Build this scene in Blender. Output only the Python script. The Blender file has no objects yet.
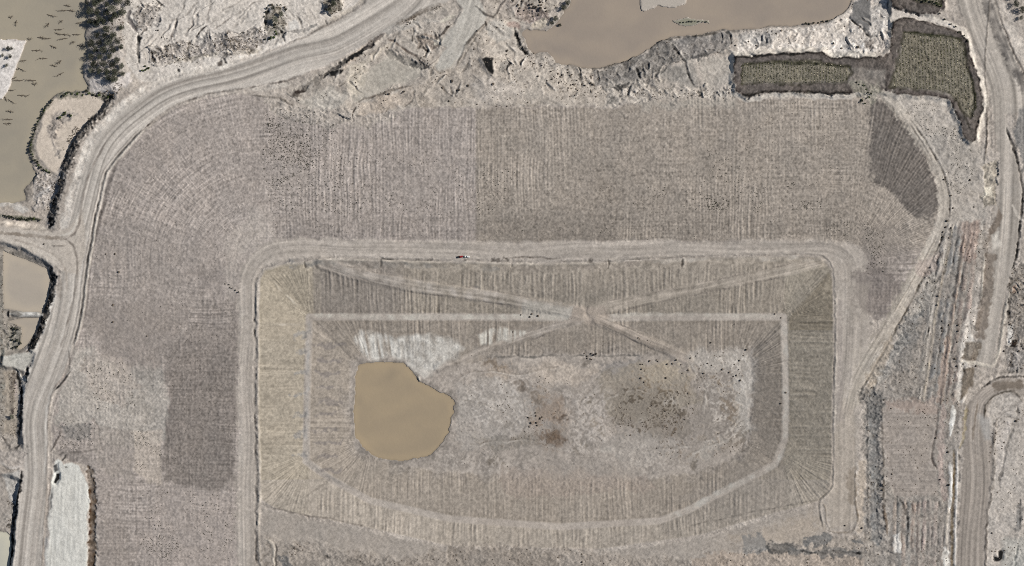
import bpy, bmesh, math, random, time
import numpy as np
T0 = time.time()
sc = bpy.context.scene
col = bpy.context.collection

# ------------------------------------------------------------------ camera
# One photo pixel is one metre: X = px-512, Y = 283-py.  Survey flight, straight down.
CAM_H = 2400.0
cam_d = bpy.data.cameras.new('camera'); cam = bpy.data.objects.new('camera', cam_d); col.objects.link(cam)
cam.location = (0, 0, CAM_H); cam.rotation_euler = (0, 0, 0)
cam_d.sensor_width = 36.0; cam_d.lens = 36.0 * CAM_H / 1024.0
cam_d.clip_start = 10; cam_d.clip_end = 9000
sc.camera = cam

# ------------------------------------------------------------------ sky, sun, exposure
SUN_EL = math.radians(34); SUN_DIR = (0.96, 0.28)      # from the right and a little from the top
w = bpy.data.worlds.new('World'); sc.world = w; w.use_nodes = True
nt = w.node_tree; bg = nt.nodes['Background']
sky = nt.nodes.new('ShaderNodeTexSky'); sky.sky_type = 'NISHITA'; sky.sun_disc = False
sky.sun_elevation = SUN_EL; sky.sun_rotation = math.atan2(SUN_DIR[0], SUN_DIR[1])
nt.links.new(sky.outputs[0], bg.inputs[0]); bg.inputs[1].default_value = 0.05
sun_d = bpy.data.lights.new('sun', 'SUN'); sun = bpy.data.objects.new('sun', sun_d); col.objects.link(sun)
sun_d.energy = 5.0; sun_d.angle = math.radians(0.6); sun_d.color = (1.0, 0.955, 0.89)
from mathutils import Vector, Matrix
sdir = Vector((SUN_DIR[0] * math.cos(SUN_EL), SUN_DIR[1] * math.cos(SUN_EL), math.sin(SUN_EL)))
sun.rotation_euler = (-sdir).to_track_quat('-Z', 'Y').to_euler(); sun.location = (300, 100, 400)
sc.view_settings.view_transform = 'Standard'; sc.view_settings.look = 'None'
sc.view_settings.exposure = 0.0; sc.view_settings.gamma = 1.0
sc.render.engine = 'CYCLES'; sc.cycles.use_denoising = False; sc.cycles.pixel_filter_type = 'BLACKMAN_HARRIS'; sc.cycles.filter_width = 0.95; sc.cycles.max_bounces = 4; sc.cycles.diffuse_bounces = 2

# ------------------------------------------------------------------ numeric helpers
rng = np.random.default_rng(7); random.seed(7)
F = np.float32
ST = 0.8
X0, X1, Y0, Y1 = -26.0, 1050.0, -26.0, 592.0
xs = np.arange(X0, X1 + .01, ST, dtype=F); ys = np.arange(Y0, Y1 + .01, ST, dtype=F)
NX, NY = len(xs), len(ys)
GX, GY = np.meshgrid(xs, ys)
ALB = 0.93                                       # palette value -> albedo
def lin(c):
    c = np.array(c, dtype=np.float64) / 255.0
    return (np.where(c <= .04045, c / 12.92, ((c + .055) / 1.055) ** 2.4)).astype(F)
def alb(c):
    c = np.array(c, dtype=np.float64); g = c.mean(); ch = c.max() - c.min()
    if c[2] > c[0] - 6: c = np.array([g + 2.5, g, g - 2.5]) * .75 + c * .25
    g2 = 152 + (g - 152) * 1.10                          # a little more tonal range, a little less chroma
    return (lin(np.clip(g2 + (c - g) * .80 * (1 - .40 * min(1.0, ch / 60)), 4, 250)) * ALB * np.array([1.0, .999, .985])).astype(F)
def sstep(a, b, x):
    t = np.clip((x - a) / (b - a), 0, 1); return t * t * (3 - 2 * t)
def vnoise(x, y, seed):
    x = np.asarray(x, dtype=F); y = np.asarray(y, dtype=F)
    tab = np.random.default_rng(seed).random((256, 256), dtype=F) * 2 - 1
    xi = np.floor(x).astype(np.int32); yi = np.floor(y).astype(np.int32)
    fx = x - xi; fy = y - yi
    fx = fx * fx * (3 - 2 * fx); fy = fy * fy * (3 - 2 * fy)
    a = xi & 255; b = (xi + 1) & 255; c = yi & 255; d = (yi + 1) & 255
    top = tab[c, a] + (tab[c, b] - tab[c, a]) * fx
    bot = tab[d, a] + (tab[d, b] - tab[d, a]) * fx
    return top + (bot - top) * fy
def gn(scale, seed, rot=0.35):
    c, s = math.cos(rot), math.sin(rot)
    return vnoise((GX * c - GY * s) / scale, (GX * s + GY * c) / scale, seed)
n1 = gn(1.5, 1, .2); n2 = gn(2.8, 2, 1.1); n4 = gn(5.5, 3, .6); n8 = gn(11, 4, 2.0); n20 = gn(24, 5, .9); n50 = gn(60, 6, .4)
nb = gn(5.0, 8, 1.7); nc = gn(9.0, 9, .3); nd = gn(18, 10, 1.3)
fbm = .5 * n8 + .3 * n4 + .2 * n2
ridge = 1 - np.abs(nb * .6 + n2 * .4) * 2

def smooth(pts, step=5.0):
    """Catmull-Rom through the points."""
    P = [np.array(p, dtype=float) for p in pts]
    if len(P) < 3: return [tuple(p) for p in P]
    P = [2 * P[0] - P[1]] + P + [2 * P[-1] - P[-2]]
    out = []
    for i in range(1, len(P) - 2):
        L = np.linalg.norm(P[i + 1] - P[i]); n = max(1, int(L / step))
        for k in range(n):
            t = k / n; a, b, c, d = P[i - 1], P[i], P[i + 1], P[i + 2]
            out.append(tuple(.5 * (2 * b + (c - a) * t + (2 * a - 5 * b + 4 * c - d) * t * t + (3 * b - a - 3 * c + d) * t ** 3)))
    out.append(tuple(P[-2])); return out
def window(pts, m):
    a = np.array(pts); x0, y0 = a.min(0) - m; x1, y1 = a.max(0) + m
    i0 = int(max(0, (x0 - X0) // ST)); i1 = int(min(NX, (x1 - X0) // ST + 2))
    j0 = int(max(0, (y0 - Y0) // ST)); j1 = int(min(NY, (y1 - Y0) // ST + 2))
    return (slice(j0, max(j0 + 1, j1)), slice(i0, max(i0 + 1, i1)))
def sdpoly(pts, m=10.0, sl=None, warp=None):
    """signed distance to a polygon (negative inside) on a window of the grid"""
    if sl is None: sl = window(pts, m)
    x = GX[sl]; y = GY[sl]
    if warp: x = x + nb[sl] * warp + nd[sl] * warp; y = y + nc[sl] * warp + n4[sl] * warp * .6
    d2 = np.full(x.shape, 1e12, F); ins = np.zeros(x.shape, bool)
    n = len(pts)
    for i in range(n):
        ax, ay = pts[i]; bx, by = pts[(i + 1) % n]
        ex, ey = bx - ax, by - ay; L = ex * ex + ey * ey
        if L < 1e-9: continue
        wx = x - F(ax); wy = y - F(ay)
        t = np.clip((wx * F(ex) + wy * F(ey)) / F(L), 0, 1)
        dx = wx - t * F(ex); dy = wy - t * F(ey)
        np.minimum(d2, dx * dx + dy * dy, out=d2)
        if abs(ey) > 1e-9:
            c = ((ay > y) != (by > y)) & (x < F(ex) * (y - F(ay)) / F(ey) + F(ax)); ins ^= c
    d = np.sqrt(d2); return sl, np.where(ins, -d, d)
def sdline(pts, m, warp=None):
    """distance to a polyline, signed side offset and arc length on a window"""
    sl = window(pts, m); x = GX[sl]; y = GY[sl]
    if warp: x = x + nb[sl] * warp; y = y + nc[sl] * warp
    d2 = np.full(x.shape, 1e12, F); arc = np.zeros(x.shape, F); off = np.zeros(x.shape, F); acc = 0.0
    for i in range(len(pts) - 1):
        ax, ay = pts[i]; bx, by = pts[i + 1]
        ex, ey = bx - ax, by - ay; L = math.hypot(ex, ey)
        if L < 1e-6: continue
        wx = x - F(ax); wy = y - F(ay)
        t = np.clip((wx * F(ex) + wy * F(ey)) / F(L * L), 0, 1)
        dx = wx - t * F(ex); dy = wy - t * F(ey); q = dx * dx + dy * dy
        k = q < d2; d2 = np.where(k, q, d2)
        arc = np.where(k, acc + t * F(L), arc)
        off = np.where(k, (wx * F(ey) - wy * F(ex)) / F(L), off); acc += L
    return sl, np.sqrt(d2), off, arc

C = np.zeros((NY, NX, 3), F); Z = np.zeros((NY, NX), F); R = np.full((NY, NX), .30, F); MOT = np.full((NY, NX), .10, F)
ZONE = np.zeros((NY, NX), np.int16); ZNAMES = ['ground']
def zone(name):
    if name not in ZNAMES: ZNAMES.append(name)
    return ZNAMES.index(name)
def area(pts, c=None, soft=1.5, warp=1.5, amt=1.0, rough=None, mot=None, dz=None, z=None, zn=None, zsoft=None):
    sl, sd = sdpoly(pts, 14 + (zsoft or 0), warp=warp)
    rag = min(warp, 3.0) * (.55 if warp >= 1.5 else .2) * (n2[sl] * 1.2 + n1[sl] * .9 + n4[sl] * .6)
    a = sstep(soft, -soft, sd + rag)
    if c is not None:
        C[sl] = C[sl] * (1 - (a * amt)[..., None]) + alb(c) * (a * amt)[..., None]
    if rough is not None: R[sl] = R[sl] * (1 - a) + rough * a
    if mot is not None: MOT[sl] = MOT[sl] * (1 - a) + mot * a
    if dz is not None or z is not None:
        q = zsoft or 4.0; b = sstep(q, -q * .2, sd)
        if z is not None: Z[sl] = Z[sl] * (1 - b) + z * b
        else: Z[sl] = Z[sl] + dz * b
    if zn is not None: ZONE[sl][sd < 0] = zone(zn)
def line(pts, hw, c=None, amt=1.0, dz=0.0, warp=.8, soft=None, rough=None, zn=None, var=.0, sm=True):
    p = smooth(pts) if sm else pts
    sl, d, off, arc = sdline(p, hw * 2.5 + 6, warp)
    soft = soft or max(.7, hw * .45)
    v = 1.0; tot = float(arc.max()) if arc.size else 0.0
    L_ = sum(math.hypot(p[i + 1][0] - p[i][0], p[i + 1][1] - p[i][1]) for i in range(len(p) - 1)); tp = min(6.0, L_ * .3)
    taper = sstep(-.01, tp, arc) * sstep(-.01, tp, L_ - arc) * .8 + .2
    d = d * (1.25 - .25 * taper) + hw * .45 * (n2[sl] * .7 + n1[sl] * .7) * (1 if warp >= .5 else .4) + hw * .8 * (1 - taper)
    if var: v = np.clip(1 - var + var * 1.6 * (vnoise(arc / 9, arc * 0 + hw * 7.3, 77) * .6 + n4[sl] * .6), 0, 1.2)
    a = np.clip(sstep(hw + soft, hw - soft, d) * amt * v * (.85 + .3 * n4[sl]), 0, 1)
    if c is not None: C[sl] = C[sl] * (1 - a[..., None]) + alb(c) * a[..., None]
    if dz:
        k = np.clip(1 - d / (hw * 1.7), 0, 1); Z[sl] += dz * k * k * (3 - 2 * k) * (v if var else 1.0)
    if rough is not None: R[sl] = R[sl] * (1 - a) + rough * a
    if zn is not None: ZONE[sl][d < hw] = zone(zn)
def tracks(pts, hw, amp=.10, long=70, seed=50, wheel=None, wcol=None):
    """wheel-worn stripes running along a road"""
    p = smooth(pts); sl, d, off, arc = sdline(p, hw + 6)
    m = sstep(hw + 2, hw - 2, d)
    o = off + vnoise(arc / 55, arc * 0, seed + 9) * 2.0
    s = vnoise(o / 1.3, arc / long, seed) * .5 + vnoise(o / 3.2, arc / (long * 1.5), seed + 1) * .7 + vnoise(o / 7, arc / (long * 2), seed + 2) * .5
    C[sl] *= (1 + amp * 2.3 * s * m)[..., None]
    bd = vnoise(o / 4.5, arc / (long * 3), seed + 4); C[sl] *= (1 + amp * .9 * np.tanh(bd * 2.2) * m)[..., None]
    Z[sl] += .12 * m * vnoise(o / 1.6, arc / long, seed + 3)
    return sl, o, arc, m

# palette as it reads in daylight
FIELD = (168, 156, 148); FIELDE = (160, 149, 138); ROAD = (186, 177, 167); PALE = (202, 191, 178); WHITE = (212, 210, 203)
DCLAY = (124, 114, 109); SPOIL = (176, 163, 151); SAND = (196, 178, 156); GREY = (180, 175, 166); BLUE = (134, 136, 137)
COAL = (66, 63, 63); PINK = (186, 161, 147); ORANGE = (180, 148, 120); BROWN = (132, 111, 90); TAUPE = (150, 137, 126); ROCK = (112, 106, 102)
GREEN = (88, 92, 72); OCHRE = (190, 170, 132)

# ------------------------------------------------------------------ outlines read off the photograph
ROAD_L = [(372,-30),(368,0),(345,17),(326,27),(300,40),(270,52),(240,62),(215,70),(190,75),(165,83),(140,97),(118,114),(102,132),(91,150),(82,175),(74,200),(68,222),(64,240),(63,262),(58,290),(52,310),(44,335),(37,352),(30,375),(25,395),(23,420),(24,450),(22,480),(18,500),(15,540),(12,566),(8,600)]
ROAD_R = [(480,-30),(450,0),(420,13),(390,28),(370,40),(345,55),(325,66),(310,71),(295,77),(280,81),(250,87),(210,93),(180,103),(160,114),(145,127),(130,142),(112,163),(104,176),(99,200),(95,215),(91,240),(87,262),(84,285),(82,305),(77,330),(71,350),(63,375),(54,390),(50,405),(48,422),(48,450),(47,480),(46,500),(44,530),(42,566),(40,600)]
ROAD_L = smooth(ROAD_L); ROAD_R = smooth(ROAD_R)
HAUL = ROAD_L + ROAD_R[::-1]
HAUL_C = [(425,-20),(405,5),(370,28),(335,46),(300,56),(265,68),(230,78),(195,87),(165,98),(140,113),(120,130),(105,150),(94,180),(85,212),(78,240),(74,270),(70,300),(62,335),(52,365),(41,395),(36,420),(36,450),(34,490),(30,530),(27,566),(24,600)]
RING = [(260,280),(264,270),(285,263.5),(320,260),(400,260),(512,264),(600,262.5),(650,260),(700,257),(760,256),(815,256),(828,261),(832,270),(833,300),(834,350),(832,400),(832,470),(829,492),(818,501),(760,517),(700,535),(600,549),(450,546),(360,526),(300,514),(275,508),(262,500),(258,450),(258,350)]
BENCH = [(308,317),(450,317),(585,318),(700,317),(785,317),(787,400),(786,440),(776,465),(745,482),(690,511),(660,522),(560,528),(450,520),(370,502),(330,480),(305,462),(306,400)]
FLOOR = [(351,364),(362,358),(385,357),(402,358),(412,366),(430,372),(500,358),(560,356),(670,356),(752,350),(753,400),(749,440),(735,458),(700,472),(640,480),(540,478),(450,473),(400,466),(355,452),(348,410)]
LAKE = [(355.5,371),(360,364.5),(368,362),(382,362.5),(396,362),(405,366),(412,374),(417,381),(422,384),(431,389),(440,393),(448,397),(455,401),(453,410),(451,420),(449,428),(447,436),(440,447),(434,453),(425,457),(412,461),(400,463.5),(385,462),(373,457),(364,451),(357,443),(353,432),(352,415),(353,395),(355,380)]
NPOND = [(575,-30),(572,0),(566,10),(556,23),(547,30),(534,29),(523,32),(526,40),(529,47),(536,52),(547,51),(553,55),(557,61),(570,64),(580,65.5),(597,67.5),(612,64),(626,60),(633,56),(640,53),(652,46),(660,40),(668,38),(680,36),(692,35),(705,34),(718,31),(725,28),(732,30),(742,29),(760,27.5),(775,25),(790,25),(805,23),(822,22),(838,16),(848,9),(853,0),(860,-30)]
WPOND = [(-40,-30),(88,-30),(84,0),(85,20),(83,38),(86,52),(84,64),(82,76),(86,88),(72,90),(60,92),(51,99),(44,108),(38,117),(33,128),(29,140),(27,152),(32,166),(36,174),(30,182),(22,190),(24,200),(12,203),(0,202),(-40,206)]
def ragged(P_, seed, a=.8):
    rr = random.Random(seed); Q = smooth(P_ + [P_[0]], 2.6)[:-1]; out = []; w1 = 0
    for i, p in enumerate(Q):
        q0, q1 = Q[i - 1], Q[(i + 1) % len(Q)]; tx, ty = q1[0] - q0[0], q1[1] - q0[1]; L = math.hypot(tx, ty) or 1
        w1 = w1 * .55 + rr.gauss(0, a * .7); out.append((p[0] + ty / L * w1, p[1] - tx / L * w1))
    return out
NSHORE = NPOND[11:-2]
for _ in range(2): LAKE = [q for i in range(len(LAKE)) for q in ((LAKE[i][0] * .75 + LAKE[(i + 1) % len(LAKE)][0] * .25, LAKE[i][1] * .75 + LAKE[(i + 1) % len(LAKE)][1] * .25), (LAKE[i][0] * .25 + LAKE[(i + 1) % len(LAKE)][0] * .75, LAKE[i][1] * .25 + LAKE[(i + 1) % len(LAKE)][1] * .75))]
LAKE = ragged(LAKE, 1, .9); NPOND = ragged(NPOND, 2, .8); WPOND = ragged(WPOND, 3, 1.0)
# ------------------------------------------------------------------ base ground
base = .5 + .5 * np.clip(n20 * .6 + n50 * .5 + fbm * .3, -1, 1)
C[:] = alb((165, 153, 142)) * (1 - base[..., None]) + alb((188, 176, 164)) * base[..., None]

# west lowland beyond the haul road (embankment on its left side)
WLOW = [(-60,-60),(118,-60)] + [(112,0),(116,40),(118,75),(108,96)] + [(104,96),(96,108),(86,117),(76,128),(68,140),(63,153),(60,165),(57,176),(53,190),(49,205),(46,218),(44,226),(-60,220)]
area([(-60,-60),(86,-60),(86,86),(60,92),(-60,100)], None, z=-6.0, zsoft=34, warp=1.0)
area([q for q in WLOW if q[1] > 90] + [(-60,90)], (178,165,152), z=-6.0, zsoft=10, warp=1.0)
WLOW2 = [(-60,246),(8,246),(28,256),(40,264),(46,269)] + [(p[0] - 10.5, p[1]) for p in ROAD_L if 275 < p[1] < 345] + [(22,352)] + [(p[0] - 7, p[1]) for p in ROAD_L if 372 < p[1] < 445] + [(-60,450)]
area(WLOW2, (160,150,138), z=-4.2, zsoft=7, warp=.8)
WLOW3 = [(-60,474),(10,478),(18,482),(16,500),(13,540),(8,600),(-60,600)]
area(WLOW3, (166,156,146), z=-4.0, zsoft=5, warp=.8)
# north-west fan of washed silt
FAN = [(118,-30),(126,0),(124,30),(126,66),(140,84),(215,66),(250,58),(300,38),(345,12),(368,-4),(372,-30)]
area(FAN, (204,194,183), rough=.26, mot=.10, dz=-1.5, zsoft=8)
# broken ground between the haul road and the pond
NBANK = [(480,-30),(452,0),(390,30),(330,66),(285,92),(300,104),(350,112),(400,112),(470,107),(530,106),(600,106),(620,99),(560,60),(525,45),(520,25),(560,5),(575,-30)]
area(NBANK, (178,166,153), rough=.26, mot=.13)
# north bank slope towards the pond
sl, sp = sdpoly(NPOND, 60); 
k = sstep(46, 0, sp); Z[sl] += -7.5 * np.where(sp > 0, k, 1.0) - 1.4 * sstep(0, -6, sp)
sl, sp = sdpoly(WPOND, 6); Z[sl] -= 2.4 * sstep(3, -4, sp)

# ------------------------------------------------------------------ capped field with ripped lines
FIELDP = [(p[0] + 2, p[1] + 3) for p in ROAD_R if 95 < p[1] < 350 and p[0] < 200][::-1] + [(238,94),(262,98),(280,104),(292,112),(330,112),(352,120),(372,112),(398,110),(430,107),(470,107),(520,107),(580,106),(612,108),(640,101),(680,97),(720,97),(745,100),(800,98),(850,97),(872,99),(886,99),(905,122),(928,156),(938,182),(940,205),(934,230),(922,256),(905,290),(890,318),(868,320),(868,270),(862,252),(845,243),(760,241),(600,241),(512,243),(400,241),(300,239),(275,241),(256,249),(242,270),(239,300),(240,400),(239,600),(100,600),(96,520),(93,466),(72,462),(52,448),(53,400),(62,380),(70,352)]
area(FIELDP, FIELD, soft=2.0, warp=1.6, rough=.14, mot=.07, zn='capped_field')
sl, sdF = sdpoly(FIELDP, 4, warp=1.6); fm = np.zeros((NY, NX), F); fm[sl] = sstep(2, -3, sdF)
# coordinates that run round the pit: d across, s along
cxL, cyL, cxR = 256.0, 262.0, 850.0
dd = np.where(GX < cxL, np.where(GY < cyL, np.hypot(GX - cxL, GY - cyL), cxL - GX), np.where(GX > cxR, np.where(GY < cyL, np.hypot(GX - cxR, GY - cyL), GX - cxR), cyL - GY))
angL = np.arctan2(GY - cyL, GX - cxL); angR = np.arctan2(GY - cyL, GX - cxR)
ss = np.where(GX < cxL, np.where(GY < cyL, 256 + 165 * (angL + math.pi / 2), -3 - (GY - cyL)), np.where(GX > cxR, np.where(GY < cyL, 850 + 120 * (angR + math.pi / 2), 1038 + GY - cyL), GX)).astype(F)
dd = dd.astype(F)
wob = n50 * 1.6 + n20 * .7
lineS = vnoise((ss + wob) / 1.15, dd / 30, 31) * .75 + vnoise((ss + wob) / 2.2, dd / 70, 32) * .35 + .30 * np.sin((ss + wob + 1.5 * n20) * 2 * math.pi / 3.3)
lineD = vnoise((dd + wob) / 1.15, ss / 22, 33) * .75 + vnoise((dd + wob) / 2.2, ss / 60, 34) * .30 + .15 * np.sin((dd + wob + 1.5 * n20) * 2 * math.pi / 4.1)
mixS = .5 + .5 * np.clip(n50 * 1.3 + gn(90, 35) * .6, -1, 1)
leg = sstep(262, 240, GX) * sstep(240, 270, GY); mixS = np.clip(mixS * (1 - .2 * leg) + .15, 0, 1)
rows = lineS * (.35 + .70 * mixS) + lineD * (.85 - .50 * mixS)
sp_ = np.clip(n1 * .7 + n2 * .6, -1, 1)
cm = sstep(285, 250, GX) * sstep(290, 255, GY)
rows = rows * (1 - cm) + cm * (lineS * .55 + lineD * 1.0)
rough_patch = np.clip(.9 + .6 * n20 + .5 * n50, .3, 1.8)
dot = sstep(.35, .85, vnoise((ss + wob) / 1.9, (dd + wob) / 1.9, 36)); dot2 = sstep(.4, .9, vnoise((ss + wob) / 1.5, (dd + wob) / 2.6, 37))
C *= (1 + fm * (.175 * np.tanh(rows * 1.4) * rough_patch + .06 * n1 - .19 * dot + .12 * dot2 + .05 * n20 + .03 * nd + .07 * n50 + .06 * gn(110, 38)))[..., None]
Z += fm * (.19 * rows * rough_patch + .08 * n1)
# warmer, browner on the right of a mosaic seam; darker damp band next to the crest road
m = fm * sstep(474, 478, GX) * sstep(262, 240, GY); C *= (1 - m[..., None] * np.array([.05, .055, .10], F))
m = fm * sstep(474, 478, GX) * sstep(535, 500, GX); C *= (1 - m[..., None] * .05)
m = fm * sstep(206, 226, GY + 5 * n20 + 3 * n8) * sstep(262, 292, GX) * sstep(892, 850, GX) * (GY < 262); C *= (1 - .13 * m)[..., None]
m = fm * np.exp(-((GX - 600 + n8 * 4) / 16) ** 2) * sstep(120, 200, GY) * (GY < 262) ; C *= (1 - .08 * m)[..., None]
for xa, xb, k in ((100, 300, .03), (300, 420, -.02), (560, 600, .02), (640, 700, .03), (700, 740, -.03), (770, 820, .03), (820, 866, -.02)):
    m = fm * sstep(xa - 3, xa + 3, GX + n8 * 3) * sstep(xb + 3, xb - 3, GX + n8 * 3) * (GY < 262); C *= (1 + k * m)[..., None]
DARKF = [(871,104),(880,101),(890,104),(905,124),(920,146),(932,166),(938,185),(939,203),(934,214),(926,219),(914,219),(906,211),(897,198),(889,190),(876,182),(869,172),(868,150)]
sl, sd = sdpoly(DARKF, 10, warp=1.4); a = sstep(4.0, -4.0, sd + n1[sl] * 1.5 + n4[sl] * 2.5 * sstep(930, 900, GX[sl])) * .92
C[sl] = C[sl] * (1 - a[..., None]) + alb((120,112,106)) * a[..., None] * (1 + .14 * lineS[sl] + .12 * n1[sl])[..., None]
DARKW = [(206,303),(222,296),(236,286),(240,300),(239,330),(236,430),(233,484),(222,490),(190,486),(162,482),(164,440),(166,402),(166,356),(172,346),(180,338),(186,326),(196,314)]
area([(84,296),(120,300),(160,306),(200,300),(190,325),(170,350),(165,372),(130,364),(104,352),(90,334)], (146,137,130), soft=10, warp=5, amt=.65)
area([(90,232),(150,225),(200,250),(235,275),(200,300),(120,300),(88,290)], (154,144,137), soft=14, warp=5, amt=.5)
area([(186,268),(236,262),(240,300),(210,304)], (148,138,132), soft=9, warp=4, amt=.5)
sl, sd = sdpoly(DARKW, 10, warp=1.2); a = sstep(5, -5, sd + n4[sl] * 3 + n8[sl] * 4 * sstep(215, 195, GX[sl])) * (.45 + .40 * sstep(300, 380, GY[sl] + 10 * n20[sl]))
C[sl] = C[sl] * (1 - a[..., None]) + alb((137,127,120)) * a[..., None] * (1 + .14 * rows[sl] + .12 * n1[sl] + .08 * nd[sl])[..., None]
area([(858,225),(892,222),(912,232),(900,262),(884,280),(862,268)], (138,129,122), soft=10, warp=5, amt=.5)
MIDW = [(84,300),(100,302),(150,300),(190,305),(185,330),(165,350),(160,372),(130,366),(105,355),(92,335)]
area(MIDW, (158,146,138), soft=5, warp=3, amt=.6)
PALEW = [(72,350),(90,345),(106,360),(130,372),(162,368),(166,402),(163,440),(120,448),(100,440),(92,420),(75,430),(55,420),(56,395),(66,378)]
area(PALEW, (178,170,160), soft=3, warp=2.5, amt=.8, mot=.10, rough=.2)
area([(110,372),(136,364),(162,366),(166,402),(160,430),(130,400)], (166,158,149), soft=4, warp=3, amt=.6)
area([(92,345),(130,364),(138,385),(120,410),(95,395),(80,370)], (184,169,156), soft=4, warp=3, amt=.6)
area([(135,372),(165,362),(166,382),(145,384)], (150,143,136), soft=3, warp=3, amt=.5)
area([(132,432),(161,430),(162,484),(148,482),(134,470)], (190,174,158), soft=2, warp=1.2, amt=.75)
area([(92,425),(132,432),(134,480),(112,478),(96,460)], (164,153,144), soft=2, warp=1.5, amt=.7)
area([(62,425),(90,424),(92,440),(66,438)], (136,132,128), soft=3, warp=2.5, amt=.7, rough=.4)
area([(55,450),(80,448),(94,462),(70,462)], (132,124,118), soft=3, warp=2, amt=.6)
area([(96,520),(132,520),(134,600),(96,600)], (150,139,131), soft=8, warp=3, amt=.6)
area([(165,490),(238,490),(238,600),(140,600),(134,520)], (170,157,149), soft=5, warp=3, amt=.6)
line([(133,482),(134,500),(137,525),(139,566)], 1.2, (112,104,99), .7, warp=2, var=.6)
# paler apron that fans out at the upper left corner of the pit
area([(228,238),(252,210),(270,215),(276,238),(250,250),(238,268),(234,300),(226,290)], (184,173,163), soft=8, warp=4, amt=.6)
area([(262,97),(300,106),(350,114),(400,110),(395,122),(340,128),(290,118),(270,112)], (182,171,159), soft=4, warp=4, amt=.7, mot=.15, rough=.35)
area([(640,100),(735,96),(735,106),(640,110)], (178,169,157), soft=5, warp=4, amt=.6, rough=.3)

# ------------------------------------------------------------------ pit
sl, s0 = sdpoly(RING, 8); inR = s0 < 0
_, s1 = sdpoly(BENCH, 8, sl=sl); _, s2 = sdpoly(FLOOR, 8, sl=sl, warp=1.0)
d0 = np.maximum(-s0, 0); d1o = np.maximum(s1 - 3, 0); d1i = np.maximum(-s1 - 3, 0); d2o = np.maximum(s2, 0)
BZ, FZ = -10.0, -16.5
zup = BZ * d0 / np.maximum(d0 + d1o, .5); zlo = BZ + (FZ - BZ) * d1i / np.maximum(d1i + d2o, .5)
zp = np.where(s1 > 3, zup, np.where(s1 > -3, BZ, zlo)); zp = np.where(s2 < 0, FZ, zp)
edge = sstep(1.5, -1.5, s0)
Z[sl] = Z[sl] * (1 - edge) + np.where(inR, zp, 0) * edge
x, y = GX[sl], GY[sl]
def fan(rx0, ry0, rx1, ry1, k):
    qx = np.where(x < rx0, x - rx0, np.where(x > rx1, x - rx1, 0)); qy = np.where(y < ry0, y - ry0, np.where(y > ry1, y - ry1, 0))
    corner = (qx != 0) & (qy != 0); a = np.arctan2(qy, qx); r = np.hypot(qx, qy)
    s = np.where(corner, a * k + 5000, np.where(qx != 0, y + 1000 * np.sign(qx), x))
    return s.astype(F), r.astype(F), corner
su, ru, cu = fan(309, 317, 784, 455, 75)
slw, rl, cl = fan(372, 372, 735, 440, 60)
wq = wob[sl] * .8
gu = vnoise((su + wq) / 1.15, ru / 24, 41) * .7 + vnoise((su + wq) / 3.0, ru / 50, 42) * .55 + .30 * np.sin((su + wq + 1.2 * n8[sl]) * 2 * math.pi / 4.4)
gl = vnoise((slw + wq) / 1.15, rl / 24, 43) * .7 + vnoise((slw + wq) / 3.0, rl / 50, 44) * .55 + .20 * np.sin((slw + wq + 1.2 * n8[sl]) * 2 * math.pi / 4.2)
gu *= np.clip(.75 + .6 * n20[sl] + .5 * nd[sl], .15, 1.5) * np.where(y < 320, sstep(5, 14, d0 + 2 * n8[sl]), 1) * np.where((x < 309) | (x > 786), .85, 1); gl *= np.clip(.75 + .6 * n20[sl] + .5 * nd[sl], .1, 1.5)
mu = sstep(1, -2, s0) * sstep(2, 5, s1); ml = sstep(-2, -5, s1) * sstep(-2, 3, s2); mf = sstep(12, -10, s2 + 5 * n8[sl] + 4 * n4[sl]); mb = inR * sstep(5, 3, np.abs(s1))
cc = C[sl]
def mixc(mask, c):
    global cc
    cc = cc * (1 - mask[..., None]) + (alb(c) if isinstance(c, tuple) else c) * mask[..., None]
west = sstep(312, 300, x - .0 * y) * mu; east = sstep(782, 790, x) * mu
mixc(mu, (164,151,135)); mixc(ml, (160,147,133)); mixc(mf * .9, (163,152,142)); mixc(mb * .2 * ~((x < 670) & (y > 470)), (172,163,152))
wm = mu * sstep(311, 306, x); mixc(wm * .9, (164,151,131))
tri = mu * (x < 322) * (y < 322) * sstep(0, 3, (322 - x) - 0) ; mixc(np.clip(tri, 0, 1) * .6, (176,160,134))
em = mu * sstep(783, 788, x) * sstep(262, 272, y); mixc(em * .85, (172,159,139))
et = mu * (x > 790) * sstep(0, 8, (x - 786) * 1.15 - (318 - y)) * (y < 330); mixc(np.clip(et, 0, 1) * .7, (158,141,114))
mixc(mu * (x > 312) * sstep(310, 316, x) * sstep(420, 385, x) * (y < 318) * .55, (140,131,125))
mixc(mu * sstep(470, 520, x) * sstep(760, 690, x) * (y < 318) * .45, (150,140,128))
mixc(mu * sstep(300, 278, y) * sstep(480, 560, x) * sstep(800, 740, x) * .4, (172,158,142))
sm_ = mu * (y > 480); mixc(sm_ * .5, (168,157,146))
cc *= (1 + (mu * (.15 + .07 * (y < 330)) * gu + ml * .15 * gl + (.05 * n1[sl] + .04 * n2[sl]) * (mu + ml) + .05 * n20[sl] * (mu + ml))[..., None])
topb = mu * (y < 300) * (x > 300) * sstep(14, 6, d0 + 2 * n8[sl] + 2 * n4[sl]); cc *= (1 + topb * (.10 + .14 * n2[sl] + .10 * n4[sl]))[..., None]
sq1 = sstep(.13, .0, np.abs(n8[sl] + .5 * n4[sl] + .2 * n2[sl])) * np.clip(.3 + nd[sl] + n20[sl], 0, 1); sq2 = sstep(.16, .0, np.abs(nc[sl] + .5 * nb[sl])) * np.clip(.2 + n20[sl] - n8[sl], 0, 1)
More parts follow.
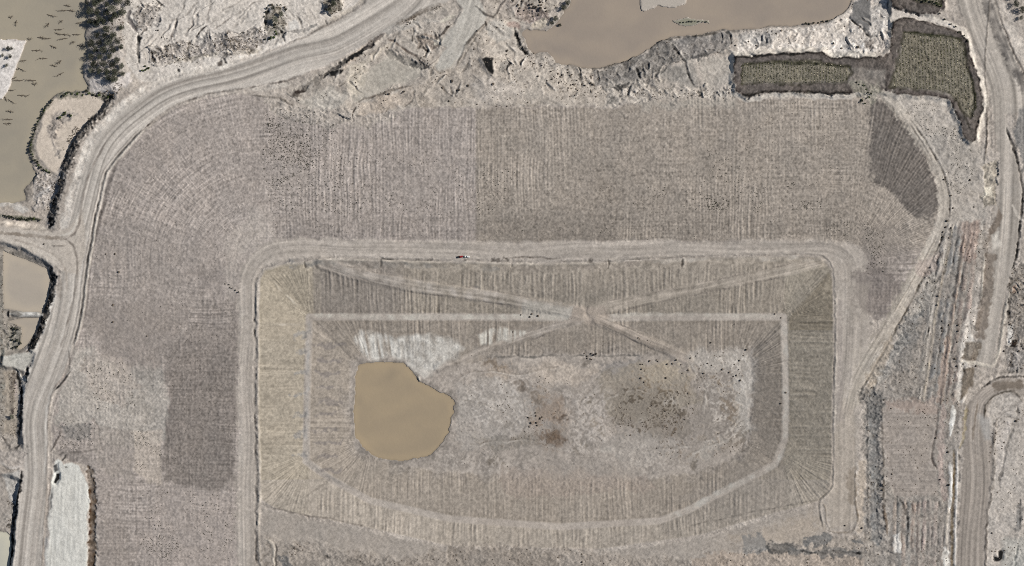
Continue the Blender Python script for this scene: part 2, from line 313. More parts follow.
cc *= (1 + mf * (.09 * n1[sl] + .06 * n2[sl] + .05 * n4[sl] + .09 * nd[sl] + .06 * n50[sl] - .16 * sq1 - .12 * sq2))[..., None]; Z[sl] -= mf * .2 * (sq1 + sq2)
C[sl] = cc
R[sl] = np.where(inR, .08 + mf * .06, R[sl]); MOT[sl] = np.where(inR, .05 + mf * .015, MOT[sl])
GRV = np.zeros((NY, NX), F); GRV[sl] = mu * (.34 * gu + .06 * n1[sl]) + ml * (.28 * gl + .06 * n1[sl]); Z += GRV
zz = ZONE[sl]
zz[inR & (s1 > 3)] = zone('pit_slope'); zz[inR & (s1 <= 3) & (s1 >= -3)] = zone('pit_bench'); zz[(s1 < -3) & (s2 >= 0)] = zone('lower_pit_slope'); zz[s2 < 0] = zone('pit_floor')
# spill south of the pit
SOUTH = [(262,508),(300,518),(360,530),(450,549),(600,553),(700,539),(760,521),(818,505),(822,520),(826,540),(740,550),(690,566),(690,600),(262,600)]
area(SOUTH, (168,157,146), soft=2, warp=1, rough=.12, mot=.06)
for q in range(7):
    a, b = 512 + q * 5.5, 560 - q * 1.0
    line([(690 + q * 3, 566 - q * 5), (750, 549 - q * 5.5), (820, 528 - q * 4.2)], .7, (142,131,121), .35, dz=-.15, var=.5)
area([(730,540),(770,528),(815,512),(820,530),(800,545),(750,545)], (184,164,142), soft=6, warp=4, amt=.6)
area([(680,500),(740,470),(790,470),(800,500),(740,520)], (156,146,136), soft=6, warp=3, amt=.4)
RUB = [(266,538),(285,542),(300,541),(330,547),(365,553),(400,560),(450,548),(500,545),(560,548),(620,555),(690,560),(740,551),(790,542),(826,540),(850,536),(880,538),(905,548),(905,600),(262,600)]
area(RUB, (164,152,140), soft=4, warp=3, rough=.35, mot=.12, dz=.5)
for pts, c, am in (([(268,545),(300,548),(330,556),(320,600),(270,600)], (160,148,136), .5), ([(340,556),(440,566),(440,600),(340,600)], (156,144,132), .6), ([(450,548),(520,548),(560,556),(560,600),(450,600)], (150,138,126), .6),
                   ([(690,558),(735,551),(790,551),(900,553),(900,600),(690,600)], (176,156,138), .7), ([(745,536),(758,532),(768,550),(744,556)], BLUE, .75), ([(765,545),(790,543),(792,552),(768,554)], (104,102,99), .7),
                   ([(800,537),(830,535),(832,545),(802,546)], (118,122,126), .8), ([(855,538),(888,536),(892,548),(858,548)], (116,119,121), .8), ([(785,548),(895,549),(895,556),(785,556)], (118,118,118), .7)):
    area(pts, c, soft=1.5, warp=3, amt=am)
line([(764,551),(800,552),(840,552),(894,554)], 1.3, (54,54,56), .8, dz=-.9, warp=2, var=.6)
line([(285,548),(310,553),(340,560),(380,566)], 1.5, (104,97,90), .7, dz=-.6, warp=3, var=.6)
line([(276,545),(275,566),(273,580)], 1.0, (90,84,78), .7, dz=-.6, warp=1)
line([(265,540),(272,543),(274,566)], 1.6, (200,188,172), .6, dz=.6, warp=1)
area([(280,555),(290,556),(292,566),(280,566)], (110,114,120), soft=1.5, warp=2, amt=.8)

# ramps, bench tops and floor marks inside the pit
def ramp(pts, hw, c, seed, amt=.85, dz=.5, zn='pit_ramp'):
    line(pts, hw, c, amt * .9, dz=0, warp=2.2, soft=3.2, zn=zn, rough=.08, var=.3)
    tracks(pts, hw, .10, 60, seed)
    p = smooth(pts); s_, d, off, arc = sdline(p, hw + 8)
    k_ = sstep(hw + 1.5, hw - .5, d); Z[s_] += dz * sstep(hw + 3, hw - 1, d) - GRV[s_] * k_; GRV[s_] *= 1 - k_
ramp([(322,263),(350,272),(400,283),(450,291),(500,298),(545,306),(580,313)], 5.2, (184,173,162), 60, amt=.95, dz=.9)
ramp([(592,311),(620,304),(660,296),(700,288),(745,279),(790,270),(818,263)], 4.8, (190,175,158), 64, amt=.95, dz=.9)
ramp([(582,319),(550,328),(520,338),(490,348),(462,360),(440,368)], 4.6, (178,166,155), 68, amt=.85, dz=.8)
ramp([(598,320),(620,329),(645,340),(668,350),(690,360)], 3.8, (186,168,151), 72, amt=.95, dz=.8)
for pts in ([(330,270),(400,290),(450,297),(500,304),(545,311)], [(600,316),(660,302),(700,294),(745,285),(790,276)], [(575,324),(520,344),(470,364)], [(596,316),(622,326),(648,337),(672,348)], [(602,325),(640,344),(672,358)], [(575,318),(520,334),(480,346)], [(345,266),(400,277),(470,287),(540,299)], [(610,301),(700,283),(790,264)]): line(pts, .7, (132,121,112), .6, dz=-.4, warp=.8, var=.4)
area([(570,306),(605,306),(610,316),(600,324),(565,322)], (172,156,141), soft=3, warp=1.5, amt=.9)
area([(525,300),(572,308),(570,320),(520,318)], (184,178,168), soft=3, warp=2, amt=.7)
for pts, hw, c, am in (([(312,316),(380,317),(450,317),(520,317),(570,318)], 2.4, (190,184,172), .8), ([(610,315),(650,314),(700,315),(782,316)], 2.0, (184,176,164), .8),
                       ([(785,319),(787,360),(787,400),(786,440),(777,464),(745,481),(700,504),(672,518)], 2.6, (178,172,163), .85), ([(308,320),(307,360),(306,400),(305,440),(306,462)], 1.6, (170,165,160), .7),
                       ([(306,463),(320,473),(345,488)], 1.4, (150,143,136), .7)):
    line(pts, hw, c, am, warp=1.0, var=.45, zn='pit_bench')
line([(311,318),(330,337),(352,362)], 1.0, (130,120,112), .5, dz=-.3, var=.4)
line([(304,322),(303,360),(303,440)], .8, (138,128,120), .5, dz=-.3, var=.4)
line([(330,480),(300,500),(275,509)], .8, (134,124,114), .5, dz=-.2, var=.3)
line([(266,506),(300,514),(330,519),(365,527)], .8, (118,108,100), .7, dz=-.3, var=.3)
line([(690,526),(740,515),(790,505),(815,501)], .8, (110,103,96), .65, dz=-.3, var=.4)
line([(262,268),(275,284),(290,300),(308,317)], .9, (200,188,168), .5, dz=.2, var=.5)
line([(272,324),(285,325),(300,325)], 1.0, (200,192,180), .6, var=.4)
area([(262,300),(304,322),(304,340),(262,338)], (172,156,132), soft=4, warp=2, amt=.5)
for k in range(7):
    yy = 335 + k * 20 + random.uniform(-4, 4)
    area([(292 + random.uniform(-3, 3), yy), (305, yy - 2), (305, yy + random.uniform(2, 5)), (294, yy + 3)], (146,143,143), soft=1.6, warp=2.5, amt=.6)
for k in range(10):
    yy = 345 + k * 14; area([(312 + random.uniform(0, 12), yy), (335 + random.uniform(0, 12), yy - 1), (338, yy + 2), (316, yy + 3)], (134,126,124), soft=1.6, warp=2.5, amt=.5)
WH = [(352,338),(362,332),(385,334),(392,338),(420,333),(452,338),(463,348),(456,360),(440,370),(424,380),(412,372),(402,361),(384,360),(368,361),(360,352)]
sl, sd = sdpoly(WH, 12, warp=2.0); stre = vnoise(GX[sl] / 2.2 - GY[sl] / 14, GY[sl] / 30, 91); lf = sstep(412, 392, GX[sl])
a = sstep(3, -5, sd) * np.clip(.80 + .75 * stre * lf - .12 * (1 - lf) + .25 * n4[sl], 0, 1)
C[sl] = C[sl] * (1 - a[..., None]) + alb((206,202,194)) * a[..., None] * (1 + .05 * n1[sl])[..., None]
sl, sd = sdpoly([(478,334),(500,329),(530,332),(520,338),(495,344),(480,345)], 8, warp=2); a = sstep(2, -3, sd) * np.clip(.6 + .9 * vnoise(GX[sl] / 1.8, GY[sl] / 20, 92), 0, 1)
C[sl] = C[sl] * (1 - a[..., None]) + alb((200,194,182)) * a[..., None]
line([(418,377),(418,383)], 1.6, (205,198,186), .9, dz=.9, warp=.3, sm=False)
line([(490,357.5),(540,357),(590,356.5),(640,356)], 1.0, (96,94,90), .75, dz=-.3, warp=1, var=.35)
for pts, c, am in (([(608,365),(640,358),(640,372),(615,380),(606,374)], (142,137,134), .7), ([(540,402),(560,400),(568,412),(560,424),(540,424),(534,414)], (168,140,116), .6), ([(546,431),(560,434),(566,440),(558,447),(548,444),(543,437)], (128,104,84), .85),
                   ([(556,418),(563,417),(564,422),(557,423)], (108,86,70), .9), ([(535,366),(560,362),(600,372),(580,388),(545,384)], (190,172,154), .55), ([(600,380),(640,362),(690,372),(700,400),(660,425),(610,415)], (162,148,128), .55),
                   ([(640,366),(665,362),(680,372),(672,384),(648,382)], (182,164,138), .6), ([(722,398),(736,404),(744,425),(738,430),(728,414)], (150,126,100), .7), ([(490,358),(510,372),(505,385),(490,378)], (184,160,136), .6),
                   ([(612,390),(640,384),(672,396),(696,424),(690,436),(660,442),(640,432),(618,426)], (136,125,112), .42), ([(690,352),(752,352),(750,372),(700,368)], (186,178,168), .5), ([(735,380),(751,372),(750,430),(740,440)], (184,178,170), .6),
                   ([(455,385),(500,380),(530,400),(520,440),(460,450)], (176,168,160), .5), ([(480,440),(535,436),(540,446),(490,450)], (140,133,124), .55), ([(500,470),(640,478),(660,490),(500,500)], (164,146,132), .5),
                   ([(490,358),(500,365),(494,370),(486,364)], BROWN, .7), ([(515,382),(524,384),(522,390),(514,388)], BROWN, .6), ([(530,396),(540,396),(542,402),(531,402)], BROWN, .6), ([(596,440),(650,430),(690,450),(640,470)], (168,160,152), .5),
                   ([(735,435),(748,430),(745,445),(725,452)], (138,124,108), .6), ([(730,440),(700,462),(690,460),(715,440)], (176,168,158), .6)):
    area(pts, c, soft=2.0, warp=3.2, amt=min(1, am * 1.1) * .8, rough=.2)
    area(pts, c, soft=6, warp=7, amt=min(1, am) * .45)
random.seed(11)
for k in range(22):
    px, py = random.uniform(470, 748), random.uniform(360, 470); r = random.uniform(2, 7)
    pts = [(px + r * math.cos(t) * random.uniform(.6, 1.4), py + r * .6 * math.sin(t) * random.uniform(.6, 1.4)) for t in np.linspace(0, 6.28, 8)[:-1]]
    area(pts, random.choice([(186,178,168), (150,138,124), (140,126,108), (178,160,140), (160,152,146), (126,114,100)]), soft=2.2, warp=3, amt=random.uniform(.3, .7), rough=.2)
for k in range(26):
    px, py = random.uniform(470, 740), random.uniform(365, 465); L = random.uniform(8, 26); an = random.choice([0.1, .3, 1.2, -.2, -.6])
    line([(px, py), (px + L * .5 * math.cos(an), py + L * .5 * math.sin(an) + random.uniform(-2, 2)), (px + L * math.cos(an), py + L * math.sin(an))], .7, (128,118,108), .5, dz=-.2, warp=3, var=.5)
def stain(P_, c, amt, thr=-.1, soft=7, sc=1.0):
    s_, d_ = sdpoly(P_, 12, warp=3); q = .30 * n4[s_] + .60 * n2[s_] + .60 * n1[s_] + .35 * n8[s_]
    amt = amt * (.55 if sum(c) > 520 else 1.0); a = sstep(soft, -soft, d_) * sstep(thr, thr + .6, q) * amt; C[s_] = C[s_] * (1 - a[..., None]) + alb(c) * a[..., None]; Z[s_] += .15 * a * n1[s_]
for P_, c, am, th in (([(612,388),(650,380),(700,395),(712,430),(690,448),(640,440),(612,425)], (98,86,72), .85, .12), ([(625,372),(665,360),(700,372),(690,392),(640,395)], (150,128,100), .7, 0), ([(655,362),(690,358),(700,376),(670,382)], (206,188,158), .7, .05),
                      ([(700,352),(752,350),(751,420),(742,440),(720,420),(705,390)], (206,199,190), .8, -.1), ([(700,368),(726,362),(744,400),(744,432),(728,426),(716,396)], (138,114,88), .8, .15), ([(690,400),(740,395),(748,440),(700,465)], (200,190,178), .6, .1), ([(660,425),(720,430),(735,452),(690,468),(650,455)], (128,110,92), .6, .2),
                      ([(500,362),(600,358),(612,378),(560,388),(500,384)], (200,182,162), .65, -.05), ([(480,380),(530,378),(540,430),(490,440),(462,410)], (196,189,182), .6, -.1), ([(524,400),(545,396),(572,404),(574,424),(548,432),(528,424)], (154,122,94), .85, -.05), ([(538,430),(566,430),(572,446),(550,452),(538,444)], (124,98,76), .9, -.2),
                      ([(560,395),(610,392),(612,450),(570,455)], (182,172,163), .6, -.3), ([(470,440),(540,436),(545,448),(480,452)], (126,116,104), .7, .1), ([(510,415),(530,410),(532,432),(512,432)], (84,76,68), .7, .3), ([(486,358),(512,362),(506,378),(488,374)], (150,122,94), .8, .05), ([(515,382),(545,384),(542,404),(520,400)], (140,118,96), .7, .2),
                      ([(600,440),(660,440),(690,470),(620,480)], (184,176,166), .6, 0), ([(540,460),(640,470),(640,482),(540,480)], (150,136,122), .5, 0), ([(440,455),(500,460),(500,474),(440,470)], (190,180,170), .6, -.1)):
    stain(P_, c, am, th)
for pts in ([(690,362),(698,378),(704,398),(700,420)], [(694,360),(703,378),(709,400)], [(575,424),(590,410),(605,398),(630,390),(650,392)], [(455,378),(480,372),(520,374),(560,366)], [(600,382),(585,396),(578,412)], [(640,452),(690,446),(730,428),(748,405)], [(460,400),(490,408),(515,420)], [(470,445),(520,441),(560,450)], [(690,455),(725,440),(744,420)]):
    line(pts, .8, (134,122,110), .6, dz=-.25, warp=1.6, var=.4); line([(p[0] + 3, p[1] + 1.5) for p in pts], .7, (192,183,173), .5, dz=.15, warp=1.6, var=.4)
for k in range(22):       # short rills of the floor by the pond
    px, py = random.uniform(455, 480), random.uniform(385, 455)
    line([(px, py), (px + random.uniform(10, 28), py + random.uniform(-6, 6))], .6, (136,128,122), .5, dz=-.2, warp=3, var=.5)

# pit edge: small windrow and ditch all the way round
PITEDGE = [(263,590),(259,560),(257,530),(258,500),(258,450),(256.5,400),(257,350),(256,300),(257,283),(260,274),(266,268),(285,263),(304,261),(330,258.5),(380,259.5),(420,261),(470,261.5),(512,262.5),(560,263),(600,261.5)]
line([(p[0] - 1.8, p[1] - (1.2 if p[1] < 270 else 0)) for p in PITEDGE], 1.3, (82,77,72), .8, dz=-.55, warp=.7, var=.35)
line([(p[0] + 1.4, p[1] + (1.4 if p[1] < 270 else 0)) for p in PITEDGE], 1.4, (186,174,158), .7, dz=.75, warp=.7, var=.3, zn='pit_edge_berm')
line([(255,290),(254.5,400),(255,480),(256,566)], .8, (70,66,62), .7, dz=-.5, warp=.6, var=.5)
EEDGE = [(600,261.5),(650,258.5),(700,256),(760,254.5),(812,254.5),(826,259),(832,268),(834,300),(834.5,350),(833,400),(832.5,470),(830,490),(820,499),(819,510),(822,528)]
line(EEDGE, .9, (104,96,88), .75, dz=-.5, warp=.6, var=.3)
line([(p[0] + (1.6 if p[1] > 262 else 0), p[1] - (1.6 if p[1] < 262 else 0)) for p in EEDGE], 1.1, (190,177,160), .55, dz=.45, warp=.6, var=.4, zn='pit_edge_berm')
line([(264,264),(290,261),(312,263),(322,261)], 2.2, (134,132,132), .7, dz=-.2, warp=1.5, var=.4)
line([(290,266),(330,263),(420,266),(500,268)], 2.6, (152,146,138), .6, warp=2, var=.5)
line([(640,262),(700,259),(760,258),(815,259)], 2.2, (194,184,172), .6, warp=2, var=.4)
line([(500,268),(560,268),(640,264)], 3, (150,138,128), .5, warp=2, var=.4)
for px in (304, 380, 512, 608, 682): line([(px, 258), (px + .4, 264), (px + .3, 268)], 1.0, (96,88,80), .7, dz=-.4, warp=1.0)
for px, py in ((300,250),(387,250)): area([(px-4,py-2),(px+2,py-4),(px+5,py),(px+3,py+3),(px-3,py+3)], (158,146,136), soft=2, warp=2, amt=.7)

# ------------------------------------------------------------------ crest road round the pit
CREST = [(236,600),(238,400),(238,300),(241,272),(250,254),(262,244),(280,240),(300,239),(400,241),(512,243.5),(600,241),(700,242.5),(760,241),(830,241),(850,244),(862,252),(868,266),(868,300),(872,330),(866,360),(859,390),(858,420),(857,520),(845,531),(826,532),(821,515),(822,502),(832,492),(834.5,470),(834.5,400),(835,350),(834.5,290),(832.5,268),(826,259),(812,254.5),(760,254.5),(700,256),(650,258.5),(600,261),(512,262),(400,259),(320,258),(285,262),(265,267),(257,276),(254.5,300),(254.5,600)]
area(CREST, (174,163,152), soft=4.0, warp=2.0, rough=.08, mot=.05, zn='crest_road')
cr = [(246,600),(246,500),(246,400),(247,310),(249,282),(256,265),(270,254),(290,250),(340,249),(420,250),(512,253),(600,251),(700,249),(760,248),(815,247),(838,252),(850,264),(852,290),(851,340),(848,380),(845,430),(843,480),(842,525)]
tracks(cr, 11, .085, 60, 80)
line([(p[0] - 5, p[1]) for p in cr[:5]], 2.5, (186,176,166), .45, var=.4)
line([(270,247),(340,243),(420,245),(512,248),(600,246)], 2, (188,176,166), .4, var=.5)
line([(505,259),(530,257),(560,259)], .9, (94,84,76), .7, dz=-.4, warp=1, var=.3)
for px in (505, 590, 495): area([(px-3,258.5),(px+4,258),(px+4,261),(px-3,261)], (96,86,78), soft=1.2, warp=2, amt=.6)
for pts, c, am in (([(840,400),(855,400),(855,520),(846,528),(828,526),(826,505)], (180,165,148), .6), ([(848,470),(855,468),(856,505),(850,505),(846,485)], (150,132,112), .6), ([(858,460),(867,460),(867,532),(857,534)], (188,168,146), .85), ([(852,350),(868,345),(864,375),(852,385)], (188,176,162), .6), ([(836,300),(842,300),(842,420),(836,420)], (168,156,148), .5)):
    area(pts, c, soft=2.5, warp=1.5, amt=am)
line([(856,470),(856,500),(858,520),(855,529),(842,533),(828,531)], .9, (136,118,98), .7, dz=.5, warp=.8, var=.3)
line([(822,502),(826,508),(826,522),(830,530)], .8, (150,134,116), .6, dz=.4, warp=.6)
# old drill marks on the crest road of the left leg: slightly darker lane
area([(853,275),(870,262),(886,270),(908,282),(892,314),(880,321),(862,312),(853,300)], (130,120,115), soft=5, warp=3, amt=.75)
area([(845,280),(868,285),(868,318),(850,330)], (172,160,148), soft=4, warp=2, amt=.5)

# ------------------------------------------------------------------ haul road and its spur
area(HAUL, ROAD, soft=1.5, warp=.6, rough=.06, mot=.04, z=0.3, zsoft=3, zn='haul_road')
sl, o, arc, m = tracks(HAUL_C, 19, .15, 110, 100)
for offp, hw, c, am in ((-7.5, 1.4, (142,131,122), .55), (6.5, 1.2, (150,139,130), .5), (-1, 2.6, (188,180,171), .45), (11, 2.0, (186,177,168), .4), (-13, 1.6, (190,180,170), .4), (3, .8, (146,135,127), .45), (-4, .7, (146,136,128), .4)):
    a = sstep(hw + 1, hw - .6, np.abs(o - offp + n20[sl] * .8)) * m * am * np.clip(.75 + .5 * n50[sl], 0, 1); C[sl] = C[sl] * (1 - a[..., None]) + alb(c) * a[..., None]
# pale shoulder on the left of the road
SH = [p for p in ROAD_L if 60 < p[1] < 236]
line([(p[0] - 3.2, p[1] - 2.0) for p in SH], 4.2, (216,206,194), .9, warp=1.0, rough=.25, sm=False, zn='ground')
line([(p[0] - 2.2, p[1]) for p in ROAD_L if 285 < p[1] < 420], 2.0, (212,204,194), .9, warp=.7, rough=.15, sm=False)
line([(p[0] - 1.5, p[1]) for p in ROAD_L if 440 < p[1] < 600], 2.0, (196,184,172), .8, warp=.8, rough=.3, sm=False)
line([(160,90),(200,82),(260,90),(245,92),(200,93)], .1)
line([(250,89.5),(262,88),(275,86),(290,84)], 2.8, (194,184,172), .7, warp=1)
SPUR = [(-40,224),(0,226),(30,230),(55,232),(68,228),(84,212),(86,250),(78,275),(60,270),(50,262),(30,249),(0,240),(-40,236)]
area(SPUR, (188,176,163), soft=1.6, warp=.8, rough=.10, mot=.05, z=.2, zsoft=4, zn='spur_road')
area([(0,236),(40,244),(62,262),(52,268),(28,252),(0,244)], (202,190,176), soft=2, warp=1.2, amt=.7)
line([(-40,231),(0,233),(25,235),(50,238),(66,239)], 1.7, (142,126,110), .8, warp=.5, var=.2)
line([(66,239),(74,234),(79,224),(81,212),(83,195),(88,178),(96,160),(106,142)], 1.1, (136,124,115), .75, warp=.4, var=.2)
line([(66,239),(73,245),(77,258),(77,275),(75,290),(71,310),(66,330),(60,350)], 1.1, (132,121,112), .75, warp=.4, var=.2)
line([(60,236),(70,233),(76,224),(78,212)], 1.0, (206,198,186), .6, warp=.4)
line([(10,238),(40,248),(58,258),(66,272),(67,290)], 1.0, (162,148,135), .5, warp=.5)
line([(58,271),(60,282),(60,300)], 2.2, (150,136,124), .6, warp=.7)
for px in range(6): line([(52 + px * 2, 245), (55 + px * 2, 246)], .6, (120,112,104), .6, dz=.3, warp=.6, sm=False)
# windrows along the right edge of the haul road
RB = [p for p in ROAD_R if 128 < p[1] < 348]
line([(p[0] + .2, p[1]) for p in RB], 1.0, (76,70,66), .85, dz=-.5, warp=.4, sm=False, var=.2)
line([(p[0] + 2.4, p[1] + .6) for p in RB], 1.3, (196,186,174), .65, dz=.8, warp=.4, sm=False, zn='roadside_berm')
line([(p[0] - 2.2, p[1] - .8) for p in RB], .7, (150,138,128), .7, dz=.2, warp=.4, sm=False)
line([(p[0], p[1] + .6) for p in ROAD_R if 66 < p[1] < 130 and p[0] < 305], 1.1, (108,98,92), .7, dz=-.3, warp=.6, sm=False, var=.4)
line([(p[0], p[1]) for p in ROAD_R if 348 < p[1] < 600], .9, (142,131,122), .7, dz=.4, warp=.5, sm=False, var=.3)
line([(p[0] - 2.5, p[1]) for p in ROAD_R if 385 < p[1] < 480], .9, (206,200,192), .6, warp=.5, sm=False, var=.3)
line([(70.5,372),(64,381),(54.5,391)], 1.0, (58,54,52), .85, dz=.8, warp=.3); line([(68,371),(61,380),(53,389)], .9, (152,138,128), .8, dz=-.3, warp=.3); line([(68,350),(69.5,362),(69,371)], .6, (100,92,86), .7, dz=-.2)
line([(61,427),(60,435),(55,444),(51,452)], 1.0, (110,100,94), .7, dz=.4, warp=.6); line([(56,455),(75,452),(102,450)], .9, (112,104,98), .7, dz=-.3, warp=1.2, var=.4); line([(92,418),(98,428),(99,440),(103,455)], .8, (120,110,103), .6, dz=-.3, warp=1.5, var=.4)
# embankment face left of the road: grey rock, darkened to paint in its shade
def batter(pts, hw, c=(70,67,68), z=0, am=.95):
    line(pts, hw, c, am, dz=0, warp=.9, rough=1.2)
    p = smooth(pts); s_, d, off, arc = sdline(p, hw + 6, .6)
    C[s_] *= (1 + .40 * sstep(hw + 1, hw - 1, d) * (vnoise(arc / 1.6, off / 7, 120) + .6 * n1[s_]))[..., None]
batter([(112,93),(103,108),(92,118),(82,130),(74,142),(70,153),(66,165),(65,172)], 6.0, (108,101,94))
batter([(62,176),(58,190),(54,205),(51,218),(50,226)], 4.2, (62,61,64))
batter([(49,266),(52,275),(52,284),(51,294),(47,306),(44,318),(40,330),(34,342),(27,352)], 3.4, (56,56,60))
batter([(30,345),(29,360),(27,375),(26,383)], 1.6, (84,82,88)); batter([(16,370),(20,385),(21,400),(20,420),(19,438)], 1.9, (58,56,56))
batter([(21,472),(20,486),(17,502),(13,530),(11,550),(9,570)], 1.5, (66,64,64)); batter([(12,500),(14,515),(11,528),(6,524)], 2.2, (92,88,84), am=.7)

# ------------------------------------------------------------------ other details on the far left
SANDF = [(50,100),(58,95),(72,94),(86,93),(98,97),(104,102),(96,113),(86,122),(76,133),(70,143),(64,155),(60,166),(54,172),(44,166),(38,157),(34,146),(37,132),(42,117)]
area(SANDF, (208,188,166), soft=1.6, warp=1.2, rough=.07, mot=.035, z=-5.3, zsoft=3)
area([(46,128),(54,112),(66,112),(76,116),(62,126),(54,140),(56,158),(50,150)], (160,150,142), soft=2.5, warp=3, amt=.75, rough=.4, mot=.15)
line([(50,100),(44,108),(38,118),(33,131),(30,145),(33,158),(42,169),(50,174)], 2.2, (96,96,78), .75, dz=.5, warp=1.2, var=.3, rough=.5)
line([(52,98),(64,93),(85,92),(105,93),(112,96)], 4.0, (118,116,98), .7, warp=2, rough=.6, var=.3)
area([(-40,38),(0,38),(24,40),(21,50),(17,60),(11,76),(6,90),(0,98),(-40,100)], (214,206,200), soft=1.2, warp=.9, rough=.12, z=-5.6, zsoft=3)
line([(22,41),(23,50),(19,62),(12,80),(2,104)], 1.0, (186,176,168), .6, warp=1)
line([(-10,24),(2,26),(8,36),(22,38.5)], 1.8, (186,176,170), .8, dz=.4, warp=1); line([(3,0),(1,12),(1,24)], 1.6, (192,182,176), .8, dz=.3)
area([(86,82),(95,75),(112,82),(128,74),(130,84),(116,92),(90,92)], (214,203,196), soft=1.5, warp=2, amt=.85, rough=.3)
area([(96,5),(126,0),(124,40),(122,70),(100,78),(90,40)], (186,176,168), soft=4, warp=3, amt=.6, rough=.3)
line([(130,8),(128,18),(131,24),(136,32)], 2.6, (110,104,104), .8, dz=-.8, warp=1.2); line([(137,32),(139,42),(138,52),(139,63)], 1.5, (50,48,50), .9, dz=-1.2, warp=1, var=.2)
area([(132,8),(160,5),(158,22),(142,34),(136,24)], (152,142,134), soft=3, warp=3, amt=.6, rough=.6, mot=.18)
line([(157,0),(161,4),(164,7)], 1.1, (56,52,50), .9, dz=-.8)
BUSHY = [(152,50),(168,44),(190,40),(210,34),(235,32),(262,28),(268,36),(262,46),(240,50),(215,56),(190,60),(165,64),(152,62)]
area(BUSHY, (156,146,138), soft=4, warp=4, amt=.75, rough=.7, mot=.25)
line([(165,63),(200,57),(240,52),(262,48)], 3.0, (190,176,154), .6, warp=2, var=.3, rough=.4)
line([(151,52),(153,60),(156,63)], 1.4, (50,48,46), .9, dz=-.8); line([(224,58),(227,64)], 1.2, (44,42,42), .9, dz=-.8, sm=False); line([(178,69),(180,73)], 1.1, (40,38,38), .9, dz=-.8, sm=False); area([(216,62),(222,60),(222,66),(217,66)], (98,88,82), amt=.8, soft=1, warp=1)
random.seed(3)
for pts in ([(176,34),(175,22),(182,10),(186,0),(188,-20)], [(196,36),(206,26),(216,18),(222,10),(240,2),(250,-15)], [(212,30),(220,24),(232,16),(250,6),(262,0)], [(181,18),(190,12),(196,0)], [(168,42),(172,34),(176,30)], [(186,38),(190,28),(194,14),(196,4)], [(205,25),(209,12),(210,-10)], [(232,28),(238,24)]):
    line(pts, .8, (128,118,110), .65, dz=-.35, warp=1.5, var=.35)
line([(197,35),(202,29),(206,26)], 1.1, (84,76,70), .8, dz=-.5, warp=.8)
for k in range(9): line([(275 + k * 7, 2), (285 + k * 7, 14), (300 + k * 6, 26)], .5, (160,150,142), .5, dz=-.15, warp=1.5, var=.5)
area([(262,12),(280,6),(286,18),(284,34),(268,34),(262,24)], (150,140,124), soft=3, warp=2.5, amt=.8, rough=.6, mot=.2)
area([(322,2),(336,-10),(346,-10),(342,10),(332,16),(326,10)], (128,122,110), soft=2, warp=2, amt=.85, rough=.7, mot=.2)
area([(288,22),(296,20),(300,28),(290,30)], (206,202,196), soft=1.5, warp=1, amt=.8); line([(288,31),(300,31),(310,28),(318,22)], 1.6, (140,136,132), .7, warp=1, dz=-.4); line([(296,15),(300,22),(302,27)], .9, (80,76,72), .8, dz=-.4); line([(268,8),(264,18),(266,26)], 1.2, (70,66,60), .75, dz=-.5, warp=1); line([(280,27),(282,36),(285,42)], 1.2, (44,46,48), .85, dz=-.9)
line([(324,20),(327,24)], 1.0, (60,54,52), .9, dz=-.6, sm=False)
line([(330,20),(345,12),(366,-2),(374,-12)], 2.2, (202,188,170), .8, warp=.7)
# ponds and spits further down the left edge
line([(-10,206),(6,203),(14,205),(20,209),(28,211)], 3.2, (204,198,190), .85, warp=1.2, dz=.4); line([(-10,214),(6,216),(14,217),(28,219),(40,219)], 2.0, (96,100,78), .8, dz=.5, warp=1.2, rough=.7, var=.3); line([(0,222),(20,224),(45,228)], 2.4, (208,194,178), .85, warp=.8, rough=.3)
area([(34,176),(46,172),(58,176),(54,192),(46,206),(36,210),(30,196)], (172,164,158), soft=2, warp=2.5, amt=.8, rough=.6, mot=.2); area([(14,186),(28,176),(34,180),(32,196),(18,194)], (126,118,110), soft=3, warp=2.5, amt=.55); line([(36,196),(44,192),(50,184)], 2.0, (196,196,200), .6, warp=1.5)
line([(-2,250),(-1,290),(0,330),(2,360),(1,400)], 2.6, (132,130,122), .7, warp=1.2, rough=.6, var=.3); line([(12,252),(14,262),(13,272),(12.5,276)], .9, (60,60,62), .9, dz=.5, warp=.5); line([(15,256),(15.5,266),(18,269)], .8, (196,196,192), .8, dz=.5); line([(40,267),(38.5,275),(38.5,284)], 1.2, (58,58,62), .9, dz=.5, warp=.5)
line([(8,246),(20,254),(36,260),(48,266)], 2.0, (120,116,112), .7, warp=1.5, rough=.7, var=.3); line([(26,262),(34,264),(40,268)], 2.0, (164,154,144), .7, warp=1)
line([(10,314),(22,314),(32,314.5),(42,315)], 2.6, (220,217,211), .95, dz=2.2, warp=.4, rough=.1); line([(8.5,310.5),(8,314),(9.5,317.5)], 1.1, (46,46,46), .9, dz=1.2); area([(10,311),(17,311),(22,314),(16,318),(11,317)], (138,132,124), soft=1, warp=.6, amt=.8)
area([(6,324),(22,326),(24,344),(14,352),(4,350)], (128,124,112), soft=2, warp=2.5, amt=.6, rough=.6, mot=.2)
area([(2,356),(26,353),(32,354),(28,366),(24,372),(12,367),(2,366)], (186,182,172), soft=1.3, warp=1, rough=.1, z=-1.5, zsoft=4)
line([(28,354),(33,350)], 2.0, (200,196,188), .8, sm=False); line([(16,369),(22,380),(24,388)], .9, (206,200,190), .8, dz=.5)
area([(4,372),(14,370),(16,390),(16,440),(2,440)], (172,156,136), soft=2, warp=1.5, amt=.8); line([(13,370),(12,385),(11,400),(11,415)], 2.0, (96,86,80), .75, warp=1.2, dz=.5, rough=.7, var=.3); line([(15,380),(15,400)], 1.2, (192,174,166), .7)
